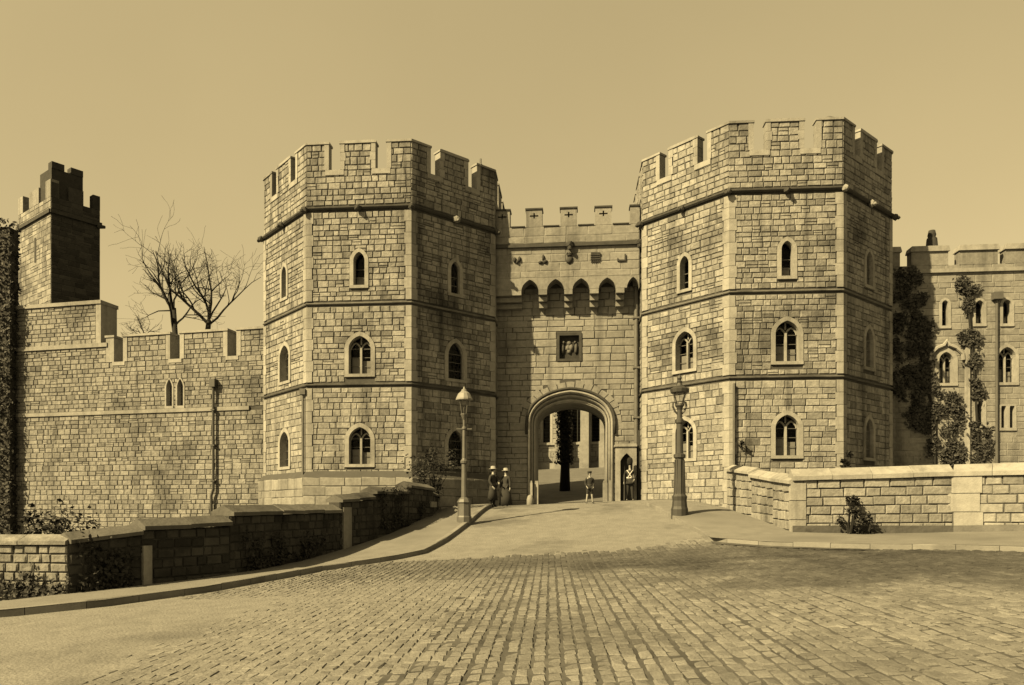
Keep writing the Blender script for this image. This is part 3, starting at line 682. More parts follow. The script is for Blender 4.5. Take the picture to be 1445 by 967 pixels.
# raised block at its far end
zr = F.z(90, 427); zl = F.z(90, 490)
x0, x1 = WX, F.s(141)
b = MB(); b.fbox(F, x0, x1, -1.3, -.09, zc0 - .2, zr - .2); rbk = b.build('raised_wall', 'mortar', CW)
ashlar(M, F, x0, x1 - .3, zl + .1, zr - .2, ch=.25, lmin=.26, lmax=.6, m='curtain_stone', d=-.06, parent=rbk, gap=.03)
ashlar(M, F, x0, F.s(150), zc0, zl - .12, ch=.25, lmin=.26, lmax=.6, m='curtain_stone', parent=rbk, gap=.03)
b = MB(); b.fbox(F, x0, F.s(150), -.9, -.035, zc0 - .1, zl - .1); b.build('raised_base', 'mortar', rbk)
b = MB(); b.fbox(F, x1 - .3, x1 + .02, -1.28, -.04, zc0, zr - .2); b.build('jamb_stone', 'dressed', rbk)
b = MB(); b.fbox(F, x0, x1 + .06, -1.35, .02, zr - .2, zr); b.build('coping', 'dressed', rbk)
b = MB(); b.fprism(F, [(x0, zl - .12), (F.s(152), zl - .12), (F.s(152), zl + .1), (x0, zl + .1)], -.09, .08); b.build('string_course', 'dressed', CW)
M.finish()
b = MB(); xs = F.s(303.5); b.tube([F.at(xs, .16, F.z(303, 545)), F.at(xs, .16, F.z(303, 690)), F.at(xs - .12, .16, F.z(303, 700)), F.at(xs - .12, .16, 0)], .075, 8); b.fbox(F, xs - .16, xs + .16, .0, .3, F.z(303, 547), F.z(303, 536))
for y in (580, 630, 680): b.fbox(F, xs - .11, xs + .11, 0, .25, F.z(303, y), F.z(303, y) + .07)
b.build('rain_pipe', 'iron', CW)
# link between curtain wall and tower (low stub seen beside the tower edge)
FCW = F

# ------------------------------------------------------------------ far square tower
random.seed(41)
kx, ky = (72 - CX) / FPX * 62, 62.0
FT = thing('stair_tower', 'distant dark battlemented tower rising above the end of the curtain wall', 'tower', (kx, ky, 4))
aL, aR = R_(-38), R_(52)
L1 = Frame(kx - math.cos(aL) * 6.6, ky - math.sin(aL) * 6.6, aL); R1 = Frame(kx, ky, aR)
zT, zP = EYE + (HY - 250) / FPX * 62, EYE + (HY - 277) / FPX * 62; zS = EYE + (HY - 298) / FPX * 62
b = MB(); wl_, wr_ = 6.6, 3.8
c4 = [L1.at(0, 0, 0)[:2], (kx, ky), R1.at(wr_, 0, 0)[:2]]; c4.append((c4[0][0] + c4[2][0] - kx, c4[0][1] + c4[2][1] - ky))
b.plan(c4, 0, zP); tc = b.build('tower_body', 'old_stone', FT)
M = Masonry(FT)
ashlar(M, L1, 0, wl_, 14, zP, ch=.42, lmin=.6, lmax=1.1, m='ashlar', d=.03)
ashlar(M, R1, 0, wr_, 14, zP, ch=.42, lmin=.6, lmax=1.1, m='dark_and_shade_stone', d=.03, vis=.5)  # shade of this face is put into its stone colour
for (FF, W, n_) in ((L1, wl_, 2), (R1, wr_, 2)):
    pitch = (W) / (n_ * 2 - 1 + 1)
    b = MB(); b.fprism(FF, [(-.1, zS - .15), (W + .1, zS - .15), (W + .1, zS + .15), (-.1, zS + .15)], -.1, .2); b.build('string_course', 'dark_string', FT)
    for i in range(n_ + 1):
        a_ = max(0, i * 2 * pitch - pitch * .6); c_ = min(W, i * 2 * pitch + pitch * .6)
        b = MB(); b.fbox(FF, a_, c_, -.6, .03, zP, zT + random.uniform(-.1, .1) - (.3 if FF is R1 else .15)); b.build('merlon', 'ashlar' if FF is L1 else 'dark_and_shade_stone', FT)
b = MB(); sl = 2.4; b.fbox(L1, wl_ * .55 - .16, wl_ * .55 + .16, .0, .075, EYE + (HY - 360) / FPX * 62, EYE + (HY - 325) / FPX * 62); b.build('slit_window', 'iron', FT)
M.finish()
b = MB(); b.fbox(R1, .1, 2.5, -2.4, -.15, zP - .2, EYE + (HY - 243) / FPX * 63); tt = b.build('stair_turret', 'dark_and_shade_stone', FT)
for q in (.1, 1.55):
    b = MB(); b.fbox(R1, q, q + .95, -.8, -.1, EYE + (HY - 243) / FPX * 63, EYE + (HY - 234) / FPX * 63); b.build('merlon', 'dark_and_shade_stone', tt)
b = MB(); b.tube([R1.at(wr_ - .2, .1, zS - .2), R1.at(wr_ + .2, .5, zS - .25)], [.2, .12], 6); b.build('water_spout', 'dark_string', FT)

# ------------------------------------------------------------------ house beyond the right-hand tower
random.seed(51)
hb = Frame(GX, GY, PHI).back(-2.33 + 2.0)
HF = hb
HS = thing('house', 'battlemented pale stone house overgrown with ivy', 'house', HF.at(15, 0, 1))
e0, e1 = HF.s(1244), HF.s(1800)
hz_p, hz_t = HF.z(1340, 374), HF.z(1340, 347)
hls, exs = [], []
def hwin(x0, x1, ytop, ybot, **kw):
    c = (HF.s(x0) + HF.s(x1)) / 2; zb_ = HF.z(x0, ybot); h, e = window(HS, HF, c, zb_, HF.s(x1) - HF.s(x0), HF.z(x0, ytop) - zb_, **kw); hls.append(h); exs.append(e)
hwin(1329, 1338, 424, 460, band=.12)
hwin(1376.5, 1388, 424, 457, band=.12, blind=.3)
hwin(1415, 1427, 423, 457, band=.12, blind=.3)
hwin(1325, 1345, 497, 541, band=.2, two=True, blind=.5)
hwin(1409, 1433, 490, 540, band=.14, two=True, blind=.4)
hwin(1500, 1514, 423, 457, band=.12)
hwin(1590, 1604, 423, 457, band=.12)
hwin(1505, 1529, 490, 540, band=.14, two=True)
hwin(1595, 1619, 490, 540, band=.14, two=True)
hwin(1379, 1386.5, 566, 600, band=.16)
hwin(1412.5, 1419.5, 573, 604, band=.08, p=5, k=.0, rise=.1)
hwin(1424.5, 1431.5, 573, 604, band=.08, p=5, k=.0, rise=.1)
b = MB(); panel(b, HF, e0, e1, -.5, hz_p, hls, d=-.02); b.fbox(HF, e0, e1, -6, -5.9, -.5, hz_p); b.fbox(HF, e0, e1, -5.9, -.05, hz_p - .6, hz_p - .5); b.fbox(HF, e1 - .1, e1, -5.9, -.05, -.5, hz_p - .6); b.fbox(HF, e0, e0 + .1, -5.9, -.05, -.5, hz_p - .6)
b.build('wall_core', 'house_stone', HS)
M = Masonry(HS)
ashlar(M, HF, e0, e1, .5, hz_p, exs, ch=.3, lmin=.5, lmax=1.0, m='house_stone', gap=.014)
for x0, x1 in ((1244, 1270), (1286, 1338), (1354, 1408), (1419, 1475), (1492, 1546), (1563, 1617), (1634, 1690), (1707, 1765)):
    a_, c_ = HF.s(x0), HF.s(x1); b = MB(); b.fbox(HF, a_, c_, -.5, 0, hz_p, hz_t - .22); mo = b.build('merlon', 'house_stone', HS)
    b = MB(); b.fprism(HF, [(a_ - .06, hz_t - .25), (c_ + .06, hz_t - .25), (c_ + .06, hz_t - .2), (c_ + .0, hz_t), (a_ - .0, hz_t), (a_ - .06, hz_t - .2)], -.55, .09); b.build('coping', 'dressed', mo)
M.finish()
hzs = HF.z(1380, 381)
b = MB(); b.fprism(HF, [(e0, hzs - .1), (e1, hzs - .1), (e1, hzs + .08), (e0, hzs + .08)], -.05, .1); b.build('string_course', 'dressed', HS)
cpx = HF.s(1323); b = MB(); p = HF.at(cpx, -.6, 0); zc_ = hz_t
b.lathe([(.36, zc_ - .5), (.36, zc_ + .08), (.28, zc_ + .12), (.24, zc_ + .55), (.17, zc_ + .62), (.2, zc_ + .72), (.15, zc_ + .95)], 8, p[:2]); b.build('chimney_pot', 'dark_and_shade_stone', HS, smooth=True)
b = MB(); s_ = HF.s(1405); b.tube([HF.at(s_, .1, HF.z(1405, 418)), HF.at(s_, .1, .5)], .06, 8); b.fbox(HF, s_ - .2, s_ + .2, .0, .3, HF.z(1405, 424), HF.z(1405, 414)); b.build('rain_pipe', 'iron_grey', HS)
b = MB(); s_ = HF.s(1364); b.fbox(HF, s_ - .1, s_ + .1, 0, .12, .5, HF.z(1364, 470)); b.build('pilaster', 'dressed', HS)
# ogee hood over the large window
cO = (HF.s(1325) + HF.s(1345)) / 2; zO = HF.z(1335, 486)
b = MB(); b.tube([HF.at(cO + x, .08, HF.z(1335, 500) + z) for x, z in ((-.75, -.3), (-.72, .0), (-.45, .28), (-.12, .42), (0, .62), (.12, .42), (.45, .28), (.72, .0), (.75, -.3))], .09, 6); b.build('hood_mould', 'dressed', HS)
# ivy
def leaves(b, F, poly, n, d0, d1, size, rg):
    xs = [p[0] for p in poly]; ys = [p[1] for p in poly]; k = 0
    def inside(x, y):
        r = False; j = len(poly) - 1
        for i in range(len(poly)):
            if (poly[i][1] > y) != (poly[j][1] > y) and x < (poly[j][0] - poly[i][0]) * (y - poly[i][1]) / (poly[j][1] - poly[i][1]) + poly[i][0]: r = not r
            j = i
        return r
    cl = [(rg.uniform(min(xs), max(xs)), rg.uniform(min(ys), max(ys))) for _ in range(max(4, n // 40))]
    cl = [c for c in cl if inside(*c)] or [(sum(xs) / len(xs), sum(ys) / len(ys))]
    while k < n:
        c = rg.choice(cl); x, z = c[0] + rg.gauss(0, .13), c[1] + rg.gauss(0, .13)
        leaf(b, Vector(F.at(x, rg.uniform(d0, d1), z)), size * rg.uniform(.6, 1.3), rg, Vector((F.n[0], F.n[1], .35))); k += 1
def leaf(b, p, s, rg, up=Vector((0, 0, 1))):
    n = (up.normalized() + Vector((rg.gauss(0, .5), rg.gauss(0, .5), rg.gauss(0, .5)))).normalized(); a = n.orthogonal().normalized()
    a = Matrix.Rotation(rg.uniform(0, 6.28), 3, n) @ a; c = n.cross(a)
    b.add([p - a * s * .5, p + c * s * .32 + n * s * .06, p + a * s * .6, p - c * s * .32 + n * s * .06], [(0, 1, 2, 3)])
rg = random.Random(9)
def ivy(label, polys, n, m='ivy', stem=None):
    b = MB(); pp = [[HF.px(*q) for q in P] for P in polys]
    tot = sum(abs(sum(p[i][0] * p[(i + 1) % len(p)][1] - p[(i + 1) % len(p)][0] * p[i][1] for i in range(len(p)))) for p in pp)
    for p in pp:
        ar_ = abs(sum(p[i][0] * p[(i + 1) % len(p)][1] - p[(i + 1) % len(p)][0] * p[i][1] for i in range(len(p))))
        leaves(b, HF, p, int(n * ar_ / tot), .03, .18, .16, rg)
    base = HF.at(pp[-1][0][0], .1, 0.8)
    T = thing('ivy', label, 'ivy', base, 'ivy growing on the house')
    b.build('foliage', m, T, kind='stuff')
    st = MB(); cs = [(sum(q[0] for q in p) / len(p), sum(q[1] for q in p) / len(p)) for p in pp][::-1]
    st.tube([HF.at(cs[0][0], .06, .8)] + [HF.at(c[0], .06, c[1]) for c in cs] + [HF.at(cs[-1][0], .06, cs[-1][1] + .5)], [.1] + [.07] * len(cs) + [.02], 5); st.build('stem', 'bark', T)
ivy('broad dark ivy sheet spreading from the shaded corner of the house', [[(1262, 385), (1288, 380), (1300, 405), (1312, 440), (1316, 520), (1318, 560), (1290, 560), (1262, 560)], [(1275, 560), (1318, 552), (1345, 556), (1358, 590), (1360, 655), (1318, 655), (1300, 612), (1276, 590)]], 6500)
ivy('ivy tongue hanging between the upper windows of the house', [[(1346, 398), (1360, 393), (1370, 399), (1383, 396), (1384, 407), (1371, 416), (1367, 456), (1361, 458), (1357, 420), (1347, 410)], [(1352, 477), (1366, 468), (1384, 478), (1384, 520), (1390, 550), (1386, 562), (1374, 562), (1368, 600), (1369, 520), (1363, 495)], [(1368, 600), (1374, 582), (1378, 606), (1392, 604), (1394, 655), (1370, 655)]], 2700)

# ------------------------------------------------------------------ road, setts, pavements, kerbs
random.seed(61)
RX = lin(-30, 34, 160); RY = lin(-4, 37.2, 110)
road = struct(sheet(RX, RY, 0).build('road', 'road_dirt', smooth=True), 'pale dusty roadway sloping up to the gate')
def strip(A, B, n, off, name, m):       # surface between two ground polylines (same count of points)
    b = MB(); rows = []
    k = 0
    for i in range(len(A) - 1):
        for j in range(n):
            t = j / n; rows.append((tuple(A[i][q] * (1 - t) + A[i + 1][q] * t for q in (0, 1)), tuple(B[i][q] * (1 - t) + B[i + 1][q] * t for q in (0, 1))))
    rows.append((A[-1][:2], B[-1][:2])); mm = 6
    for a, c in rows:
        for j in range(mm + 1):
            t = j / mm; x, y = a[0] * (1 - t) + c[0] * t, a[1] * (1 - t) + c[1] * t; b.v.append((x, y, gz(x, y) + off))
    for i in range(len(rows) - 1):
        for j in range(mm): q = i * (mm + 1) + j; b.f.append((q, q + 1, q + mm + 2, q + mm + 1))
    return b.build(name, m, smooth=True)
def kerbs(A, parent, hgt=.14, wid=.16, L=.95, side=1):
    pl = []; acc = 0; tot = sum(math.dist(A[i][:2], A[i + 1][:2]) for i in range(len(A) - 1)); n = max(1, round(tot / L))
    def pt(d):
        for i in range(len(A) - 1):
            l = math.dist(A[i][:2], A[i + 1][:2])
            if d <= l or i == len(A) - 2: t = d / l; return (A[i][0] + (A[i + 1][0] - A[i][0]) * t, A[i][1] + (A[i + 1][1] - A[i][1]) * t)
            d -= l
    for i in range(n):
        p, q = pt(tot * i / n + .006), pt(tot * (i + 1) / n - .006); dx, dy = q[0] - p[0], q[1] - p[1]; l = math.hypot(dx, dy); nx, ny = -dy / l * side * wid, dx / l * side * wid
        h1, h2 = gz(*p) + hgt + random.uniform(-.008, .008), gz(*q) + hgt + random.uniform(-.008, .008)
        b = MB(); e = .02
        P = [(p[0], p[1]), (q[0], q[1]), (q[0] + nx, q[1] + ny), (p[0] + nx, p[1] + ny)]
        I = [(p[0] + nx * .12, p[1] + ny * .12), (q[0] + nx * .12, q[1] + ny * .12), P[2], P[3]]
        hs = [h1, h2, h2, h1]
        v = [(x, y, h - .3) for (x, y), h in zip(P, hs)] + [(x, y, h - (e if k < 2 else 0)) for k, ((x, y), h) in enumerate(zip(P, hs))] + [(x, y, h) for (x, y), h in zip(I, hs)]
        b.add(v, [(8, 9, 10, 11)] + [(4 + k, 4 + (k + 1) % 4, 8 + (k + 1) % 4, 8 + k) for k in range(4)] + [(k, (k + 1) % 4, 4 + (k + 1) % 4, 4 + k) for k in range(4)])
        b.f = b.f if side > 0 else [tuple(reversed(f)) for f in b.f]
        b.build('kerb_stone', 'kerb', parent)
# left pavement: kerb from the foreground up to the gate, wall base behind it
KL = [ghit(*q) for q in ((-500, 915), (11, 871), (144, 857), (288, 837), (459, 805), (560, 790), (598, 782), (628, 766), (663, 740), (699, 715))]
WB = [ghit(*q) for q in ((-500, 896), (-20, 861), (97, 847), (288, 824), (478, 783), (555, 757), (575, 744), (600, 731), (640, 712), (690, 709))]
pv = struct(strip(KL, WB, 8, .135, 'pavement', 'pavement'), 'narrow footway beside the low garden wall')
kerbs(KL, pv)
# right pavement
KR = [ghit(*q) for q in ((908, 712), (930, 722), (957, 738), (985, 752), (1003, 765), (1080, 771), (1210, 775), (1330, 776), (1520, 782), (1950, 795))]
WBR = [ghit(*q) for q in ((905, 710), (960, 716), (1000, 720), (1025, 722), (1080, 742), (1118, 757), (1210, 757), (1330, 757), (1520, 755), (1900, 752))]
pr_ = struct(strip(KR, WBR, 8, .135, 'pavement', 'pavement'), 'broad footway in front of the coped roadside wall')
kerbs(KR, pr_, side=1)
# setts
dirx, diry = .052, 1.0; dl = math.hypot(dirx, diry); dirx /= dl; diry /= dl; nx, ny = diry, -dirx
SW = .152
def in_frame(x, y, z):
    px_, py_ = CX + FPX * x / y, HY - FPX * (z - EYE) / y; return 0 <= px_ <= IW and 0 <= py_ <= IH
def kerb_side(x, y):     # inside the roadway, between the kerbs
    def xat(P):
        for i in range(len(P) - 1):
            a, c = P[i], P[i + 1]
            if min(a[1], c[1]) <= y <= max(a[1], c[1]) and abs(a[1] - c[1]) > 1e-6: return a[0] + (c[0] - a[0]) * (y - a[1]) / (c[1] - a[1])
        return None
    l = xat(KL)
    if l is not None and x < l + .15: return False
    # right kerb: mostly across the view
    for i in range(len(KR) - 1):
        a, c = KR[i], KR[i + 1]
        if a[0] <= x <= c[0]:
            if y > a[1] + (c[1] - a[1]) * (x - a[0]) / (c[0] - a[0]) - .15: return False
    if y > KR[0][1]: return False
    return True
SV = []
def sett_proto(seed, L=.25, W=SW, H=.08):
    rg = random.Random(seed); j = lambda a: rg.uniform(-a, a); x, y = W / 2 - rg.uniform(.006, .017), L / 2 - rg.uniform(.008, .02)
    bot = [(-x, -y, -H), (x, -y, -H), (x, y, -H), (-x, y, -H)]
    rim = [(a + j(.009), c + j(.012), -.019 + j(.005)) for a, c, _ in bot]
    top = [(a * .76 + j(.012), c * .86 + j(.014), j(.007)) for a, c, _ in bot]
    v = bot + rim + top
    return v, [(8, 9, 10, 11)] + [(4 + k, 4 + (k + 1) % 4, 8 + (k + 1) % 4, 8 + k) for k in range(4)] + [(k, (k + 1) % 4, 4 + (k + 1) % 4, 4 + k) for k in range(4)]
SP = [sett_proto(i) for i in range(8)]
SM_ = []
for v, f in SP:
    q = MB(); q.v, q.f = v, f; SM_.append(q.mesh('sett', 'sett', smooth=False))
rows = int(26 / SW)
allsetts = []
for r in range(-52, rows):
    off = r * SW + random.uniform(-.016, .016); y = 3.6 + random.uniform(0, .3)
    while y < 24.5:
        L = random.uniform(.17, .32); yc = y + L / 2; y += L
        x0 = .35 + nx * off + dirx * yc; y0 = yc + ny * off
        if y0 < 3.4 or not kerb_side(x0, y0): continue
        far = 21.3 + .25 * math.sin(x0 * .9) + random.uniform(-.25, .25) + (.0 if x0 < 3 else min(2.5, (x0 - 3) * .8))
        if y0 > far: continue
        dens = sm((x0 + 5.7 - .06 * y0 + random.uniform(-.4, .4)) / 8.0); dens = max(dens, .8 * sm((y0 - 14) / 4) * sm((x0 + 7.5) / 3))
        if dens < .03: continue
        z0 = gz(x0, y0) + .001 + .017 * dens + random.uniform(-.006, .006) * (.4 + dens)
        sink = 0
        sc = L / .25
        wt = in_frame(x0, y0, z0) * SW * L * (EYE - z0) / y0 ** 3
        allsetts.append((wt, x0, y0, z0 - sink, sc, random.randrange(8), random.uniform(-.05, .05), random.uniform(-.035, .035)))
allsetts.sort(key=lambda q: -q[0]); b = MB()
th = -math.atan2(dirx, diry)
for i, (wt, x0, y0, z0, sc, k, dr, tl_) in enumerate(allsetts):
    sx = (gz(x0 + .1, y0) - gz(x0 - .1, y0)) / .2; sy = (gz(x0, y0 + .1) - gz(x0, y0 - .1)) / .2
    if i < 300:
        o = bpy.data.objects.new('sett', SM_[k]); C.objects.link(o); o.parent = road; o.location = (x0, y0, z0)
        o.rotation_euler = (sy + tl_, -sx, th + dr); o.scale = (1, sc, 1)
    else:
        v, f = SP[k]; ca, sa = math.cos(th + dr), math.sin(th + dr)
        b.add([(x0 + x * ca - y * sc * sa, y0 + x * sa + y * sc * ca, z0 + z + (x * ca - y * sa) * sx + (x * sa + y * ca) * (sy + tl_)) for x, y, z in v], f)
b.build('setts', 'sett', road, kind='stuff')
bed = MB(); idx = {}
def bv(i, j):
    if (i, j) not in idx: x, y = i * .25, j * .25; idx[(i, j)] = len(bed.v); bed.v.append((x, y, gz(x, y) + .006))
    return idx[(i, j)]
for i in range(-16, 104):
    for j in range(14, 92):
        x, y = (i + .5) * .25, (j + .5) * .25
        dn = sm((x + 5.7 - .06 * y) / 8.0); dn = max(dn, .8 * sm((y - 14) / 4) * sm((x + 7.5) / 3))
        if dn > .56 + random.uniform(-.06, .06) and kerb_side(x + .2, y + .3) and y < 20.9 + (.0 if x < 3 else min(2.3, (x - 3) * .75)): bed.f.append((bv(i, j), bv(i + 1, j), bv(i + 1, j + 1), bv(i, j + 1)))
bed.build('joint_grit', 'joint_dirt', road, smooth=True)
# dark strip along the right-hand kerb
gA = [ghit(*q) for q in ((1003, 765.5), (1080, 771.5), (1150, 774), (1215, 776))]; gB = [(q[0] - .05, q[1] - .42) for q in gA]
struct(strip(gB, gA, 6, .03, 'kerb_strip', 'joint_dirt'), 'dark strip along the kerb')

# ------------------------------------------------------------------ low roadside walls
random.seed(71)
def low_wall(T, M, p, q, tp, tq, thick, m, capm, cap_h=.2, cap_over=.1, ch=.22, lmin=.22, lmax=.5, plain=False, base=None, gap=.028, ends=None, flat=False):
    """one straight length of wall from p to q (world XY, seen face to the right of travel towards q when viewed from the road); tp,tq top heights at both ends"""
    F = frame_between(p, q); L = F.len; zb = min(gz(*p), gz(*q)) - .4
    b = MB(); z1 = tp - cap_h; z2 = tq - cap_h
    P = [F.at(0, -.035, zb), F.at(L, -.035, zb), F.at(L, -thick + .03, zb), F.at(0, -thick + .03, zb), F.at(0, -.035, z1), F.at(L, -.035, z2), F.at(L, -thick + .03, z2), F.at(0, -thick + .03, z1)]
    b.box8(P); sec = b.build('wall_length', 'old_mortar' if m == 'shaded_moss_stone' else 'mortar', T)
    zt_ = lambda s: z1 + (z2 - z1) * s / L
    n = max(2, round((min(z1, z2) - zb) / ch)); 
    # courses follow the top slope
    for i in range(n):
        x = 0.0; first = True
        while x < L - 1e-4:
            l = random.uniform(lmin, lmax) * (random.uniform(.5, 1) if first else 1); first = False
            if L - (x + l) < lmin * .6: l = L - x
            sc = x + l / 2; h = (zt_(sc) - zb) / n; M.put(F, sc, zb + h * (i + .5), l - gap, h - gap, m, 0, sec, 1.0, jit=.012); x += l
    # coping in lengths with a sloping (weathered) top
    nc = max(1, round(L / 1.1))
    for i in range(nc):
        a_, c_ = L * i / nc + .006, L * (i + 1) / nc - .006; rgh = 3.5 if m == 'shaded_moss_stone' else 1; jz = random.uniform(-.008, .008) * rgh; za, zc_ = zt_(a_) + max(0, jz), zt_(c_) + max(0, jz + random.uniform(-.006, .006) * rgh); e = random.uniform(-.008, .008) * rgh
        prof = [(cap_over, 0), (cap_over, cap_h * .35), (cap_over - .05, cap_h * .45), (-thick * .5, cap_h), (-thick - cap_over, cap_h * .4), (-thick - cap_over, 0)] if not flat else [(cap_over, 0), (cap_over, cap_h * .85), (cap_over - .03, cap_h), (-thick - cap_over + .03, cap_h), (-thick - cap_over, cap_h * .85), (-thick - cap_over, 0)]
        k = len(prof); b = MB()
        b.add([F.at(a_, d + e, za + h) for d, h in prof] + [F.at(c_, d + e, zc_ + h) for d, h in prof], [tuple(range(k - 1, -1, -1))[::-1], tuple(range(2 * k - 1, k - 1, -1))] + [(j, j + k, (j + 1) % k + k, (j + 1) % k) for j in range(k)])
        bm = bmesh.new(); 
        o = b.build('coping', capm, sec); bm.from_mesh(o.data); bmesh.ops.recalc_face_normals(bm, faces=bm.faces); bm.to_mesh(o.data); bm.free()
    return F, sec
def ztop(p, x, y): return EYE + (HY - y) / FPX * p[1]
# left: garden wall in stepped lengths
g0 = ghit(97, 847)
LW = thing('garden_wall', 'low dark stepped garden wall running down beside the footway', 'wall', (g0[0], g0[1], g0[2]))
M = Masonry(LW)
base = {x: ghit(x, y) for x, y in ((97, 847), (200, 834), (325, 818), (480, 782), (500, 776), (528, 767), (577, 746), (612, 731), (642, 716))}
def lw(x0, x1, y0, y1, **kw):
    p, q = base[x0], base[x1]; return low_wall(LW, M, p[:2], q[:2], ztop(p, x0, y0), ztop(q, x1, y1), .45, 'shaded_moss_stone', 'old_stone', **kw)
lw(97, 200, 752, 741, cap_h=.22)
lw(200, 325, 732, 729, cap_h=.25)
lw(325, 480, 713, 712, cap_h=.26)
lw(480, 528, 698, 696, cap_h=.24)
lw(528, 577, 687, 688, cap_h=.24)
lw(577, 612, 679, 684, cap_h=.24)
lw(612, 642, 692, 704, cap_h=.22)
# pale pier stones in the dark wall
for x0, yb, yt, wd in ((489, 772, 716, .42), (207, 815, 770, .2)):
    p = ghit(x0, {489: 779, 207: 833}[x0]); F = frame_between(base[480][:2], base[528][:2]) if x0 == 489 else frame_between(base[200][:2], base[325][:2])
    s_ = F.s(x0); b = MB(); b.fbox(F, s_ - wd / 2, s_ + wd / 2, -.2, .05, p[2] - .1, F.z(x0, yt)); b.build('pier_stone', 'dressed', LW)
F = frame_between(base[577][:2], base[612][:2]); s_ = F.s(611); b = MB(); b.fbox(F, s_ - .28, s_ + .28, -.1, .05, F.z(611, 716), F.z(611, 708)); b.build('pale_stone', 'dressed', LW)
M.finish()
# lit length facing the road at the corner
pA = ghit(-60, 856); 
F0 = base[97]; dxA = (-420 - CX) / FPX
pL = (dxA * (F0[1] + .9), F0[1] + .9)
CWl = thing('roadside_wall', 'low sunlit wall of squared stones at the corner of the dark garden wall', 'wall', (pL[0], pL[1], gz(*pL)))
M = Masonry(CWl, limit=200)
pq = (F0[0] - .02, F0[1] - .02)
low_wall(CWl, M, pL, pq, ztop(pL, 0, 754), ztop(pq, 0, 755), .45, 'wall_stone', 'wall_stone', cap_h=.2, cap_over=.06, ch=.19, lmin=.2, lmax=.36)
M.finish()
# right: coped wall with pale bonding stones
RWb = {k: ghit(*k) for k in ((1025, 721), (1060, 734), (1090, 746), (1118, 757), (1345, 757), (1520, 756), (1900, 753))}
RW = thing('roadside_wall', 'coped ashlar wall with pale bonding stones in front of the ivy house', 'wall', RWb[(1118, 757)])
M = Masonry(RW)
def rw(k0, k1, y0, y1, **kw):
    p, q = RWb[k0], RWb[k1]; return low_wall(RW, M, p[:2], q[:2], ztop(p, 0, y0), ztop(q, 0, y1), .5, 'wall_stone', 'dressed', flat=False, ch=.27, lmin=.32, lmax=.75, **kw)
rw((1025, 721), (1060, 734), 656, 660, cap_h=.24)
rw((1060, 734), (1090, 746), 663, 668, cap_h=.26)
rw((1090, 746), (1118, 757), 667, 670, cap_h=.28)
FR1, sec1 = rw((1118, 757), (1345, 757), 662, 655, cap_h=.36, cap_over=.08)
rw((1520, 756), (1900, 753), 650, 641, cap_h=.36, cap_over=.08)
FR2, sec2 = rw((1345, 757), (1520, 756), 655, 650, cap_h=.36, cap_over=.08)
M.finish()
for x0, x1, Fw, ys in ((1116, 1137, FR1, [(682, 706), (707, 733), (734, 757)]), (1343, 1386, FR2, [(672, 696), (697, 722), (723, 746)])):
    for i, (ya, yb) in enumerate(ys):
        dl_ = (0, -6, 3)[i] if x0 > 1200 else 0
        b = MB(); b.fbox(Fw, Fw.s(x0 + dl_), Fw.s(x1 + dl_ * .5), -.25, .035, Fw.z(x0, yb), Fw.z(x0, ya)); b.build('bonding_stone', 'dressed', RW)
b = MB(); 
for Fw in (FR1, FR2): b.fprism(Fw, [(0, gz(*Fw.at(0, 0, 0)[:2]) - .2), (Fw.len, gz(*Fw.at(Fw.len, 0, 0)[:2]) - .2), (Fw.len, gz(*Fw.at(Fw.len, 0, 0)[:2]) + .32), (0, gz(*Fw.at(0, 0, 0)[:2]) + .32)], -.1, .05)
b.build('plinth', 'old_stone', RW)

